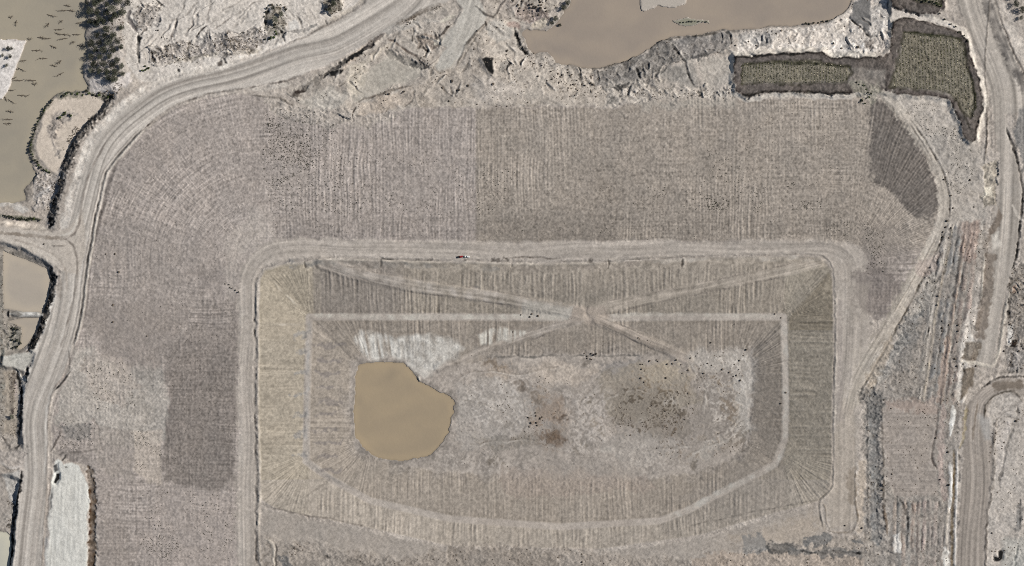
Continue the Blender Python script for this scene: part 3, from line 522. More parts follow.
area([(-20,432),(18,436),(27,448),(24,462),(14,462),(-20,450)], (166,156,146), soft=2, warp=2, amt=.7, rough=.4, mot=.12); line([(2,436),(8,446),(14,454),(16,450),(20,446)], 1.4, (72,68,66), .8, dz=.5, warp=1.5, var=.3); line([(0,459),(4,466),(10,470)], 1.0, (62,60,58), .85, dz=-.5, warp=.8); line([(-5,456),(8,467),(24,466)], 1.3, (204,196,188), .7, warp=.8); area([(-20,450),(26,452),(24,470),(10,466),(-20,455)], (180,168,158), soft=2, warp=1.5, amt=.7, z=0, zsoft=4)
area([(2,474),(19,470),(19,486),(14,505),(8,500)], (182,178,172), soft=1.6, warp=1, amt=.8)

# white pad, its brown trench
PAD = [(55,461),(58,459),(64,465),(72,463),(79,467),(84,475),(88,486),(89.5,500),(87,520),(87.5,540),(86.5,566),(86,600),(43,600),(46,560),(49,530),(51,500),(52,480),(53,470)]
area(PAD, (203,202,195), soft=1.2, warp=1.2, rough=.14, mot=.05, dz=.3, zn='white_pad')
line([(88,466),(91,478),(92.5,492),(93,510),(92,530),(92,550),(91,600)], 3.2, (116,96,78), .92, dz=-1.4, warp=.8, soft=.8, zn='trench')
sl, sd = sdpoly(PAD, 4); a = sstep(0, -4, sd); C[sl] *= (1 - .10 * a * (vnoise(GX[sl] / 1.3 + GY[sl] * .05, GY[sl] / 16, 130) + .5 * n1[sl] + .5 * np.clip(n20[sl] + n8[sl] * .6, 0, 1)))[..., None]; Z[sl] += a * .08 * vnoise(GX[sl] / 1.6, GY[sl] / 14, 131)
line([(53,488),(51,505),(48,530),(46,566),(44,600)], 2.2, (166,165,163), .7, dz=.5, warp=.7, var=.3); line([(52,490),(50,510)], .8, (100,98,98), .7, dz=-.3)
area([(53,465),(57,464),(58,470),(54,473)], (96,98,102), soft=.9, warp=.8, amt=.85, dz=-1.0, zsoft=2.5); area([(56,474),(59.5,473),(59.5,479),(56,484),(54,483)], (40,42,50), soft=.8, warp=.6, amt=.95, dz=-1.6, zsoft=2.5); line([(62,461),(65,458),(66,455)], .9, (70,68,66), .8, dz=.5); line([(64,466),(68,468)], .6, (110,106,100), .7, sm=False)

# ------------------------------------------------------------------ north side
GRAMP = [(486,-30),(480,0),(487,14),(484,22),(470,40),(460,56),(452,68),(440,72),(436,66),(446,48),(440,42),(455,24),(462,8),(455,-2),(460,-30)]
area(GRAMP, (184,178,168), soft=2, warp=1.2, rough=.12, mot=.06, zn='graded_ramp')
tracks([(474,0),(468,20),(458,42),(446,66)], 12, .05, 30, 140)
line([(486,22),(476,32),(467,44),(460,58),(456,70)], 1.0, (96,88,80), .8, dz=.6, warp=.8, var=.2); line([(489,20),(478,34),(470,46),(462,60)], .8, (150,138,124), .7, dz=-.3, warp=.8)
line([(476,6),(486,14),(494,16),(503,3),(510,-8)], 1.0, (88,80,74), .8, dz=.6, warp=.8); line([(485,21),(488,28),(492,30)], 1.4, (66,62,58), .8, dz=.7, warp=.8)
area([(488,20),(500,18),(512,30),(508,38),(498,42),(488,34)], (172,166,158), soft=2, warp=2, amt=.8)
TRI = [(384,56),(392,52),(410,58),(426,66),(418,74),(400,84),(382,92),(366,98),(352,104),(358,84),(372,66)]
area(TRI, (184,175,161), soft=2.5, warp=2, amt=.9, rough=.14, mot=.07, dz=-1.0, zsoft=8)
area([(376,64),(386,58),(400,62),(420,68),(400,80),(380,88),(372,80)], (176,168,155), soft=3, warp=2, amt=.8)
line([(384,52),(395,56),(408,61),(428,67)], 3.2, (96,94,92), .85, dz=-.8, warp=1.2, rough=.7, var=.2); line([(388,38),(398,45),(412,53),(426,62)], 1.1, (116,92,78), .75, dz=-.5, warp=1, var=.2); line([(398,45),(414,56),(428,66),(436,60)], .8, (120,108,98), .6, dz=-.4, warp=1)
line([(394,27),(404,22),(415,15),(425,10),(440,5)], 2.2, (124,111,98), .8, dz=.8, warp=1.2, rough=.6, var=.3); line([(384,30),(400,28),(420,22)], 3, (184,178,170), .6, warp=2)
area([(412,36),(425,33),(438,36),(436,48),(428,52),(416,46)], (146,128,112), soft=2.5, warp=2, amt=.8, rough=.7, mot=.2); line([(413,34),(412,42)], 1.0, (62,56,52), .85, dz=.6, sm=False); line([(422,44),(425,50),(432,54)], 1.2, (88,80,72), .8, dz=-.6, warp=1); line([(436,32),(438,38),(448,28),(452,24)], 1.3, (84,74,66), .8, dz=.6, warp=1)
line([(434,44),(442,38),(440,46)], 2.4, (204,190,166), .8, dz=.6, warp=1); line([(440,22),(456,14)], 1.8, (204,194,172), .7, warp=1, sm=False)
line([(380,36),(366,46),(352,58),(342,70)], 2.6, (196,172,148), .75, dz=.5, warp=1.2, var=.3); line([(392,42),(380,52),(366,62)], 2.2, (204,188,166), .7, warp=1.2); line([(338,88),(352,78),(364,68)], .8, (128,116,104), .6, dz=-.3, warp=1)
line([(373,44),(362,51),(350,58),(338,66),(327,74),(324,78)], 2.1, (56,54,56), .92, dz=-1.2, warp=.8, rough=.7); line([(384,33),(376,39),(366,47)], 2.0, (108,100,96), .8, dz=.7, warp=1, rough=.7)
area([(330,72),(337,69),(344,69),(342,73),(335,77),(330,77)], (46,46,50), soft=1, warp=1, amt=.95, dz=1.0, zsoft=3); line([(326,74),(318,80),(308,86),(296,92)], 3.0, (118,110,102), .85, dz=.6, warp=1.2, rough=.7, var=.2); area([(294,92),(300,88),(304,90),(298,98),(294,98)], (84,74,68), soft=1.5, warp=1.5, amt=.8); line([(252,96),(270,97),(280,98),(286,102),(292,105)], 1.0, (104,96,88), .7, dz=.4, warp=.8, var=.2); line([(270,90),(284,92),(292,88)], 2.5, (196,182,168), .6, warp=1.5)
area([(350,80),(356,78),(359,88),(354,94),(349,88)], (126,124,120), soft=2.5, warp=2.5, amt=.75); area([(350,66),(366,62),(368,80),(360,92),(352,98),(345,84)], (206,192,170), soft=3, warp=2, amt=.6); area([(300,100),(330,86),(350,96),(345,108),(310,110)], (190,182,170), soft=4, warp=3, amt=.7)
line([(356,104),(364,98),(376,96),(388,92),(398,88),(410,86)], 1.1, (112,98,86), .75, dz=-.6, warp=1, var=.2); line([(352,118),(353,112),(357,106)], 1.0, (96,84,74), .75, dz=-.5); area([(358,104),(384,96),(412,86),(414,96),(404,106),(380,112),(360,116)], (192,172,152), soft=2, warp=1.6, amt=.8, rough=.3); line([(404,107),(412,100),(414,90)], .8, (118,104,94), .6, dz=-.4)
area([(482,58),(487,56),(494,58),(495,70),(493,74),(488,70)], (44,44,50), soft=1, warp=1, amt=.95, dz=1.6, zsoft=5); area([(500,62),(508,60),(509,68),(502,70)], (140,136,130), soft=1.5, warp=1.5, amt=.7); line([(511,58),(509,64),(506,69)], 1.2, (70,66,62), .85, dz=-.6); line([(469,62),(466,67),(463,71)], 1.2, (62,56,52), .85, dz=-.6); line([(449,72),(454,62),(460,56)], 1.0, (190,178,160), .6)
area([(400,96),(440,72),(470,62),(480,90),(460,104),(410,108)], (178,163,147), soft=4, warp=3, amt=.5); area([(470,80),(490,76),(520,90),(520,102),(480,104)], (192,180,168), soft=4, warp=4, amt=.7)
line([(438,82),(446,92),(452,96)], .9, (120,108,96), .6, dz=-.4, warp=1); line([(448,84),(452,92),(458,98)], .9, (120,108,96), .6, dz=-.4, warp=1); line([(432,80),(424,92),(418,104)], 2.0, (150,140,128), .5, warp=1.5)
area([(512,6),(530,2),(548,12),(548,20),(530,26),(516,18)], (142,120,112), soft=3, warp=3, amt=.6, rough=.7, mot=.25); area([(532,22),(545,18),(550,24),(540,28),(530,28)], (204,186,160), soft=1.5, warp=1.5, amt=.8); area([(506,22),(518,22),(520,28),(510,28)], (172,138,124), soft=1.5, warp=1.5, amt=.7); area([(500,0),(520,0),(520,16),(504,18)], (156,146,138), soft=3, warp=3, amt=.5)
line([(514,28),(517,36),(519,44),(524,50),(530,55)], 2.1, (58,54,50), .85, dz=-1.4, warp=.8, rough=.7); line([(518,48),(523,43),(527,39)], .8, (176,164,146), .8, dz=.6, sm=False)
# north pond bank bands
BK = [(597,69),(612,66),(640,55),(664,40),(690,37),(725,30),(735,34),(732,50),(700,58),(670,64),(650,76),(630,84),(606,88),(597,86)]
area(BK, (136,131,126), soft=2, warp=2.5, amt=.9, rough=.45, mot=.18); area([(672,40),(700,37),(728,34),(730,48),(690,56),(676,52)], (142,136,132), soft=3, warp=3, amt=.6); area([(650,76),(672,64),(690,62),(700,84),(692,88),(660,80)], (152,147,140), soft=4, warp=3, amt=.7)
area([(606,84),(640,76),(650,80),(690,90),(735,84),(735,98),(690,97),(640,100),(606,106)], (184,174,162), soft=4, warp=4, amt=.7, rough=.5, mot=.18); area([(700,60),(728,56),(731,84),(705,86)], (182,174,163), soft=4, warp=3, amt=.6)
line([(672,44),(677,51),(684,60),(687,70),(691,80),(694,86)], 1.2, (64,60,58), .85, dz=-.8, warp=.8, var=.15); line([(674,44),(680,52),(687,62),(690,74)], .7, (196,188,178), .6, dz=.4); line([(636,67),(639,73),(641,79)], 1.2, (50,48,48), .9, dz=-.8, warp=.6)
line([(612,88),(622,86),(628,82)], 2.6, (70,72,74), .8, dz=-.6, warp=1.5, rough=.7); line([(640,84),(655,76),(668,68)], 1.6, (104,100,96), .7, warp=1.5, var=.3); line([(690,57),(705,55),(720,53)], 2.0, (104,100,98), .7, warp=1.5, var=.3); area([(607,98),(620,96),(618,102),(608,104)], (96,94,92), soft=1.5, warp=2, amt=.6)
area([(556,62),(597,69),(597,86),(560,92),(530,78),(536,54)], (186,174,160), soft=3, warp=3, amt=.7, rough=.45, mot=.15); line([(579,66),(580,74),(582,82),(581,88)], 1.2, (66,62,58), .85, dz=-.7, warp=1, var=.2)
line(NSHORE, 1.2, (100,92,82), .7, warp=.6, var=.3)
WZ = [(736,40),(745,30),(790,27),(825,24),(848,12),(855,0),(870,-30),(892,-30),(890,6),(893,18),(888,34),(892,42),(884,52),(850,56),(820,51),(765,52),(736,54)]
area(WZ, (206,195,184), soft=2, warp=2.5, rough=.45, mot=.16); area([(738,32),(780,30),(775,42),(740,44)], (172,167,162), soft=3, warp=3, amt=.7); area([(780,44),(880,40),(884,52),(800,51)], (226,216,206), soft=3, warp=3, amt=.6)
area([(852,2),(872,-6),(872,14),(869,34),(862,26),(852,18)], (122,122,124), soft=1.5, warp=1.2, amt=.9, rough=.2, mot=.08); line([(850,16),(858,24),(866,32),(870,38)], 1.0, (44,42,42), .9, dz=-.8, warp=.8); line([(868,30),(870,36),(876,36),(880,28)], .8, (60,58,56), .8, dz=-.6, warp=.8); area([(864,42),(872,40),(874,48),(864,48)], (132,122,114), soft=1.5, warp=1.5, amt=.8); area([(872,6),(888,0),(890,20),(880,34),(872,38)], (194,187,180), soft=2, warp=2, amt=.7)
for k in range(16): line([(874 + k * .9, 38 + random.uniform(-4, 2)), (868 + k * 1.1, 52)], .5, (172,160,150), .5, dz=-.2, warp=1)
line([(729,32),(731,40),(732,48)], .8, (70,64,62), .85, dz=-.5); line([(731,54),(733,58)], 1.5, (214,202,186), .8, sm=False); line([(730.5,56),(730,72),(731,88)], 1.6, (202,190,172), .85, dz=.3, warp=.6)
random.seed(77)
def gullies(P_, n, ang, L0, L1, c=(96,90,84)):
    a = np.array(P_); k = 0; t = 0
    while k < n and t < 4000:
        t += 1; x_, y_ = random.uniform(*a[:, 0][[a[:, 0].argmin(), a[:, 0].argmax()]]), random.uniform(*a[:, 1][[a[:, 1].argmin(), a[:, 1].argmax()]])
        s_ = False; j = len(P_) - 1
        for i in range(len(P_)):
            if (P_[i][1] > y_) != (P_[j][1] > y_) and x_ < (P_[j][0] - P_[i][0]) * (y_ - P_[i][1]) / (P_[j][1] - P_[i][1]) + P_[i][0]: s_ = not s_
            j = i
        if not s_ or y_ > 92 and y_ < 200 or (438 < x_ < 492 and y_ < 74) or (350 < x_ < 430 and 54 < y_ < 100): continue
        k += 1; L = random.uniform(L0, L1); g = ang + random.gauss(0, .45); dx, dy = math.cos(g) * L, math.sin(g) * L; b = random.uniform(-2, 2)
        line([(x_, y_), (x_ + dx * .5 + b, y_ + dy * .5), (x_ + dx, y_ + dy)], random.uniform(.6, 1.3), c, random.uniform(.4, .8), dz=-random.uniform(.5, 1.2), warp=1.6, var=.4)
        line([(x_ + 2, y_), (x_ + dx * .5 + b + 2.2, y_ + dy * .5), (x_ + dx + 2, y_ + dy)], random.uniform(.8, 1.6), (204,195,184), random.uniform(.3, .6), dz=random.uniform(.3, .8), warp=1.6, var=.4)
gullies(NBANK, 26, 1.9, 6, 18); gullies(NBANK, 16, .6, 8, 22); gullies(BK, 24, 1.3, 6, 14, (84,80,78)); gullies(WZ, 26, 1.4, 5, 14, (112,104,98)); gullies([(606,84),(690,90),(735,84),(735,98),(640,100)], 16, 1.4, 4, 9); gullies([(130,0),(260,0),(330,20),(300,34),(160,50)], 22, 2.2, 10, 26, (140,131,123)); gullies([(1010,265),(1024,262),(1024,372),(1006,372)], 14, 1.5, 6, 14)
# ------------------------------------------------------------------ topsoil stockpiles with planted tops
PLOT1 = [(734,57),(765,53.5),(800,53),(812,51.5),(822,52),(830,56),(850,57),(884,57),(893,50),(889,62),(886,74),(884,84),(884,92),(862,92.5),(840,93),(812,94),(790,92),(770,93),(758,96),(745,96.5),(735,92),(732,75)]
PLOT2 = [(892,21),(904,17),(930,22),(950,28),(963,31),(967,42),(970,54),(976,70),(981,86),(983,108),(980,126),(976,138),(969,142),(962,136),(960,125),(955,112),(948,102),(936,97),(915,96),(897,95),(886,92),(883,84),(884,72),(888,56),(892,40)]
PLOT3 = [(893,-30),(893,0),(895,8),(912,12),(928,17),(936,14),(944,8),(942,-30)]
IN1 = [(742,64),(770,62),(812,61),(830,64),(850,67),(851,72),(845,82),(815,83),(790,83),(760,83),(742,84)]
IN2 = [(906,32),(925,34),(944,36),(961,39),(964,52),(968,72),(973,90),(974,108),(970,117),(964,113),(957,102),(948,93),(930,90),(908,88),(890,87),(897,64),(902,46)]
IN3 = [(908,-30),(908,-2),(925,3),(940,6),(942,-30)]
for P_, I_ in ((PLOT1, IN1), (PLOT2, IN2), (PLOT3, IN3)):
    area(P_, (112,103,97), soft=1.0, warp=1.7, rough=.34, mot=.16, z=2.6, zsoft=5, zn='topsoil_stockpile')
    area(I_, (132,124,106), soft=1.5, warp=1.0, rough=.3, mot=.15, dz=-.5)
area([(850,68),(884,70),(884,86),(846,84)], (142,133,124), soft=2, warp=1.5, amt=.8)
for P_ in (PLOT1, PLOT2):
    s_, d_ = sdpoly(P_, 8, warp=1.7); a = sstep(3.2, 1.6, np.abs(d_ - 2.6) + n2[s_]) * .75 * ~((GX[s_] > 876) & (GX[s_] < 896) & (GY[s_] > 38) & (GY[s_] < 97)); C[s_] = C[s_] * (1 - a[..., None]) + alb((206,195,181)) * a[..., None]
    a = sstep(1.6, .4, np.abs(d_ + .6) + .5 * n2[s_]) * .4 * ~((GX[s_] > 876) & (GX[s_] < 896) & (GY[s_] > 48) & (GY[s_] < 90)); C[s_] = C[s_] * (1 - a[..., None]) + alb((74,68,62)) * a[..., None]
for P_ in (IN1, IN2, IN3):
    s_, d_ = sdpoly(P_, 8, warp=1.0); a = sstep(-2, 0, d_) * sstep(3, .5, d_ + n2[s_]) * .65; C[s_] = C[s_] * (1 - a[..., None]) + alb((82,78,62)) * a[..., None]
for pts, c, am in (([(742,65),(790,63),(830,65),(850,68)], (58,58,42), .8), ([(734,58),(765,55),(800,54.5),(820,53),(832,57)], (50,47,40), .7), ([(738,93),(750,95),(770,91),(800,92),(840,92),(862,91),(884,92)], (56,53,44), .65), ([(906,32),(925,35),(944,37),(962,39)], (62,64,44), .75), ([(964,45),(969,70),(974,95),(974,112)], (58,58,46), .7), ([(955,101),(962,110),(966,120),(970,130)], (66,62,52), .7), ([(886,90),(888,80),(889,72)], (78,70,66), .7), ([(896,87),(925,90),(945,93),(954,100)], (138,130,120), .6), ([(742,83),(790,83),(850,82)], (132,124,117), .5), ([(903,40),(899,56),(893,72)], (140,132,124), .5)):
    line(pts, 1.3, c, am, warp=.9, var=.3)
for k, px in enumerate(range(896, 932, 7)): line([(px, 3), (px + 1, 9)], 1.4, (84,77,72), .6, warp=1, sm=False)
area([(893,8),(912,13),(930,19),(948,24),(964,30),(958,31),(930,22),(905,16),(892,20)], (206,194,182), soft=1.2, warp=.8, amt=.9, rough=.2, z=.4, zsoft=3)
area([(886,93),(897,96),(915,97),(938,98),(948,104),(956,118),(960,134),(952,142),(930,150),(918,134),(905,118),(893,104)], (188,177,165), soft=2, warp=1, rough=.25, mot=.12); line([(893,97),(915,98),(936,100),(948,108),(954,120),(958,134),(966,146),(976,146)], 2.6, (206,194,180), .8, warp=.6)
area([(850,82),(875,84),(884,94),(872,104),(862,100),(856,92)], (172,166,148), soft=3, warp=3, amt=.6, rough=.5, mot=.15)

# ------------------------------------------------------------------ east side
area([(905,120),(930,110),(960,140),(985,145),(990,200),(980,235),(946,235),(944,200),(936,160)], (180,170,159), soft=3, warp=2, rough=.3, mot=.08); area([(925,135),(955,125),(970,150),(978,170),(972,195),(948,195),(938,165)], (172,163,153), soft=3, warp=2, amt=.7, mot=.12)
TRACK = [(882,92),(893,102),(905,118),(917,134),(927,150),(936,167),(942,185),(944.5,202),(943,218),(937,235),(928,254),(917,275),(905,298),(893,320),(880,342),(868,364),(858,386),(851,408)]
line(TRACK, 6.2, (188,177,163), .92, warp=.6, rough=.08, zn='access_track', soft=1.2); line(TRACK[10:], 8.5, (182,170,155), .8, warp=.6, rough=.08, zn='access_track')
tracks(TRACK, 8, .08, 60, 150)
line([(p[0] + 5.6, p[1] + (2 if p[1] < 200 else 3.5)) for p in TRACK[2:9]], .8, (92,84,78), .75, dz=-.4, warp=.5, var=.2); line([(945,232),(936,252),(924,276),(912,300),(899,324),(886,348),(872,372),(862,390),(858,402)], 1.0, (96,88,78), .8, dz=-.5, warp=.5, var=.15); line([(936,238),(921,266),(906,292),(893,314)], .6, (150,138,124), .6, dz=.3, warp=.4); line([(908,122),(922,142),(932,160)], .7, (110,100,92), .6, dz=-.3, warp=.5)
EASTB = [(948,228),(985,222),(990,262),(980,330),(975,362),(962,390),(958,420),(957,480),(954,600),(862,600),(862,540),(866,480),(862,420),(862,402),(880,372),(905,325),(930,275)]
area(EASTB, (158,149,140), soft=2, warp=2, rough=.35, mot=.14)
area([(936,250),(945,244),(944,262),(930,300),(916,330),(900,352),(886,376),(872,392),(868,384),(886,356),(906,320)], (160,154,146), soft=3, warp=3, amt=.8, rough=.5, mot=.2); area([(906,318),(922,312),(918,340),(902,345)], (130,130,130), soft=3, warp=3, amt=.7); area([(895,345),(915,342),(912,372),(892,370)], (138,134,130), soft=3, warp=3, amt=.6); area([(866,375),(880,352),(890,335),(892,345),(884,365),(872,388)], (182,162,138), soft=2.5, warp=2, amt=.7); area([(915,262),(942,250),(942,272),(918,276)], (190,168,156), soft=3, warp=2.5, amt=.6)
# spoil rows: long narrow windrows of differing material
rowsE = [(949,224,932,300,919,402,2.6,(178,170,160),1.0,.8),(953,224,938,300,923,402,1.6,(190,172,146),.9,.7),(956,224,943,300,929,402,2.6,(136,136,136),.8,.85),(961,223,949,300,935,402,2.4,(138,138,138),.8,.85),(966,223,955,300,941,404,1.8,(166,138,118),1.0,.8),(971,222,962,300,946,404,2.4,(150,132,122),.7,.8),(976,222,969,300,953,404,2.6,(184,158,144),.7,.75),(981,222,976,300,962,404,2.8,(200,188,176),.6,.75),(986,222,982,300,972,364,2.6,(150,134,120),.3,.7)]
for x0, x1, x2 in (())or[]: pass
for a, ay, b, by, c_, cy, hw, cl_, dz, am in rowsE: line([(a, ay), ((a + b) / 2 + .5, (ay + by) / 2), (b, by), ((b + c_) / 2, (by + cy) / 2), (c_, cy)], hw, cl_, am, dz=dz * 1.3, warp=.6, var=.35, rough=.4)
for a, b, c_ in ((936,932,918),(947,939,926),(952,946,932),(958,952,938),(967,957,946)): line([(a + 6, 232), (b, 300), ((b + c_) / 2, 350), (c_, 400)], .8, (80,75,72), .75, dz=-.6, warp=.9, var=.5)
area([(958,222),(980,220),(980,240),(974,262),(962,262)], (178,142,124), soft=2.5, warp=2.5, amt=.55); area([(962,330),(970,310),(973,340),(966,402),(958,402),(958,370)], (212,203,192), soft=1.5, warp=2, amt=.75, dz=.5); area([(945,340),(950,335),(949,370),(940,402),(936,402)], (186,150,128), soft=1.5, warp=1.5, amt=.6)
PADE = [(884,402),(920,402),(938,410),(938,460),(936,495),(896,497),(888,480),(882,440)]
area(PADE, (164,152,142), soft=2, warp=1.5, rough=.15, mot=.08); sl, sd = sdpoly(PADE, 4, warp=1.5); a = sstep(2, -3, sd); q = vnoise(GY[sl] / 1.3, GX[sl] / 30, 160); C[sl] *= (1 + .10 * a * q)[..., None]; Z[sl] += .12 * a * q
area([(880,402),(935,398),(938,412),(900,412)], (178,150,134), soft=3, warp=3, amt=.55)
line([(874,392),(873,420),(874,460),(875,500),(876,530),(878,545)], 6.0, (126,131,134), .9, dz=-1.0, warp=1.2, rough=.4, var=.1); line([(867.5,395),(868,440),(868,500),(868,532)], .8, (92,88,84), .6, dz=.5, var=.3); line([(882,400),(883,450),(884,500),(886,535)], 1.0, (100,92,84), .7, dz=.4, warp=1, var=.3); line([(877,420),(878,480),(877,520)], 1.0, (92,94,96), .7, dz=-.5, warp=1.2, var=.4); line([(883,505),(886,520),(887,535)], 1.6, (136,112,90), .7, dz=.4)
line([(866,396),(870,386),(878,380)], 3.0, (186,166,142), .6, warp=1); area([(862,390),(876,384),(884,398),(880,420),(868,420)], (110,112,112), soft=2.5, warp=2.5, amt=.6, rough=.6)
for k, (px, cl_) in enumerate(((893,(184,160,140)),(898,(124,124,124)),(903,(180,150,130)),(908,(130,128,126)),(913,(178,146,126)),(918,(150,132,122)),(923,(190,160,148)),(928,(156,142,134)),(934,(184,162,150)),(940,(170,158,148)),(946,(196,184,172)))):
    line([(px + 2, 498), (px + random.uniform(-1, 2), 530), (px + random.uniform(-1, 2), 560), (px, 600)], 1.9, cl_, .75, dz=.6, warp=.7, var=.4); line([(px + 4.3, 500), (px + 4, 530), (px + 3, 560), (px + 3, 600)], .7, (84,78,76), .65, dz=-.4, warp=.7, var=.6)
line([(938,405),(937,430),(934,445),(932,455),(934,464),(937,468)], 1.1, (86,76,72), .75, dz=-.4, warp=.8, var=.2); line([(943,405),(942,440),(941,470),(945,500)], 3.0, (186,160,148), .65, warp=1.2); line([(953,405),(952,420),(950,436)], 2.2, (224,222,216), .85, dz=.5, warp=.8); line([(950,462),(951,475),(951,490),(950,510)], 1.8, (220,216,210), .85, dz=.5, warp=.8); line([(945,548),(946,566),(944,600)], 3, (222,218,210), .8, dz=.4, warp=1.2); line([(948,505),(946,530),(947,550)], 1.5, (190,176,160), .7, dz=.4, warp=1)
line([(897,497),(903,505),(907,516),(908,530)], 1.0, (78,72,68), .7, dz=-.4, warp=1); area([(893,535),(899,533),(900,552),(892,552)], (214,208,200), soft=1.5, warp=1.5, amt=.75, dz=.6, zsoft=3)
# east haul road and verge
EROAD = [(950,-30),(957,0),(975,45),(988,85),(995,120),(998,150),(1000,172),(996,205),(995,235),(991,262),(986,300),(979,340),(976,364),(992,366),(998,330),(1004,300),(1014,262),(1019,225),(1021,195),(1018,165),(1010,138),(1004,115),(1030,110),(1024,80),(1010,48),(998,10),(992,-30)]
area(EROAD, (178,168,157), soft=1.6, warp=.8, rough=.07, mot=.04, zn='east_road'); tracks([(972,-20),(978,10),(992,50),(1003,88),(1008,125),(1009,170),(1008,210),(1005,250),(999,290),(992,330),(986,362)], 20, .11, 80, 170)
line([(984,-20),(988,5),(998,30),(1008,55),(1018,75),(1030,95)], 5.0, (106,101,98), .85, warp=.8, var=.2); line([(992,-10),(1002,22),(1012,48),(1030,84)], 1.0, (92,84,78), .7, dz=-.4, warp=.5); line([(1000,0),(1012,30),(1024,55),(1036,80)], 5, (206,195,183), .7, warp=1.2, rough=.3)
line([(1006,128),(1014,150),(1020,172),(1023,192),(1021,215),(1019,235),(1016,258),(1012,268)], 1.3, (52,48,47), .9, dz=-.7, warp=.6, var=.1); line([(1006,300),(1003,315),(1000,335),(996,362)], 1.0, (90,82,74), .75, dz=-.5, warp=.6, var=.2); area([(1018,110),(1040,100),(1040,190),(1026,186),(1022,160),(1012,132)], (126,128,130), soft=2, warp=1.5, amt=.8); line([(1012,205),(1018,215),(1026,222)], 1.4, (202,192,180), .8, warp=.8)
line([(992,-20),(985,60),(987,100),(987,135),(984,165)], .8, (110,102,94), .5, dz=.4, warp=.8); line([(986,108),(987,130),(986,158)], .8, (98,90,82), .65, dz=.5, warp=.6); area([(982,165),(996,160),(996,205),(984,206)], (172,158,136), soft=2, warp=2, amt=.7, rough=.5, mot=.2); area([(983,188),(992,186),(993,196),(983,198)], (216,204,180), soft=1.5, warp=1.5, amt=.85)
area([(992,222),(1000,208),(1003,216),(996,235),(988,242)], (140,122,106), soft=2, warp=1.5, amt=.8); area([(986,252),(996,254),(994,275),(990,310),(984,340),(976,340),(980,300)], (136,120,106), soft=2, warp=1.5, amt=.75, rough=.2); area([(992,236),(1000,232),(1002,245),(994,250)], (212,204,192), soft=2, warp=1.5, amt=.7); line([(984,252),(983,275),(981,300)], 1.2, (206,196,180), .7, dz=.5, warp=.8, var=.3)
area([(965,343),(980,343),(978,360),(963,360)], (132,116,98), soft=1.5, warp=1.5, amt=.8); line([(960,361),(972,363),(984,365),(992,366),(998,358)], 1.8, (210,198,180), .85, dz=.6, warp=.8); area([(964,368),(976,368),(974,384),(966,396),(960,400),(962,380)], (122,106,88), soft=1.5, warp=1.2, amt=.85); line([(1012,280),(1008,300),(1004,320),(1001,340),(996,362)], 1.8, (204,192,174), .8, dz=.8, warp=.9, var=.2)
area([(1014,262),(1040,262),(1040,372),(1008,372),(1004,350),(1008,310)], (150,141,132), soft=2, warp=2, rough=.6, mot=.22); line([(1012,275),(1010,300),(1008,320)], 1.6, (74,68,62), .8, dz=-.6, warp=1.4, var=.3); area([(1008,325),(1014,324),(1012,345),(1007,345)], (198,194,188), soft=1.5, warp=1, amt=.8); area([(1014,286),(1017,285),(1016,294),(1013,293)], (192,152,124), soft=1, warp=1, amt=.8); area([(1006,348),(1022,345),(1024,368),(1008,370)], (164,156,150), soft=2, warp=1.5, amt=.7); line([(1010,350),(1013,356),(1010,364),(1018,366)], 1.2, (100,90,82), .7, dz=-.5, warp=1.5); area([(1012,340),(1017,339),(1016,346),(1011,346)], (66,54,44), soft=1, warp=1, amt=.85)
# south-east haul road and the loop
SEROAD = [(1060,380),(1024,379),(1005,378),(992,383),(980,390),(970,402),(965,418),(964,440),(962,470),(959,510),(957,566),(956,600),(984,600),(986,560),(987,520),(990,490),(993,460),(994,440),(990,425),(986,414),(990,404),(1000,394),(1024,396),(1060,396)]
area(SEROAD, (166,154,143), soft=1.4, warp=.7, rough=.07, mot=.04, zn='southeast_road'); LOOP = [(990,424),(986,414),(990,402),(1000,392),(1012,392),(1022,400),(1060,404),(1060,440),(1024,420),(1008,416),(1000,424)]
area([(992,398),(1010,393),(1022,402),(1060,410),(1060,600),(984,600),(988,520),(994,460),(994,440),(988,420)], (184,174,164), soft=1.5, warp=1.2, rough=.25, mot=.10)
tracks([(1040,386),(1005,385),(988,392),(978,405),(976,430),(977,470),(973,520),(971,600)], 14, .11, 80, 180)
area([(978,414),(990,418),(992,440),(984,440)], (172,172,170), soft=3, warp=1, amt=.6); line([(1030,377),(1015,376.5),(1003,377),(992,381),(980,389)], 1.1, (62,56,52), .85, dz=-.5, warp=.6, var=.2); area([(992,384),(1010,380),(1024,381),(1024,388),(1012,390),(996,392)], (122,106,90), soft=2, warp=1.5, amt=.75); line([(984,418),(986,405),(993,397),(1004,392),(1016,393),(1022,402)], 1.0, (96,88,78), .8, dz=.5, warp=.7, var=.15); line([(968,405),(964,420),(963,436)], 2.4, (142,124,104), .7, warp=.8); line([(966,405),(965,425),(963,440),(960,448)], 1.5, (184,160,112), .75, dz=-.2, warp=.6); line([(978,400),(975,420),(972,440)], 1.2, (132,114,96), .6, warp=.6); line([(954,450),(954,480),(952,520),(952,566),(951,600)], 1.3, (140,118,88), .8, dz=-.3, warp=.5); line([(957,450),(957,480),(955.5,520),(955,566),(954,600)], 1.0, (206,200,194), .8, dz=.5, warp=.4)
for k in range(5): line([(1024 - k, 408 + k * 6), (1008 - k * 2, 405 + k * 6), (998 - k, 414 + k * 6)], .6, (146,136,128), .5, dz=-.2, warp=.8)
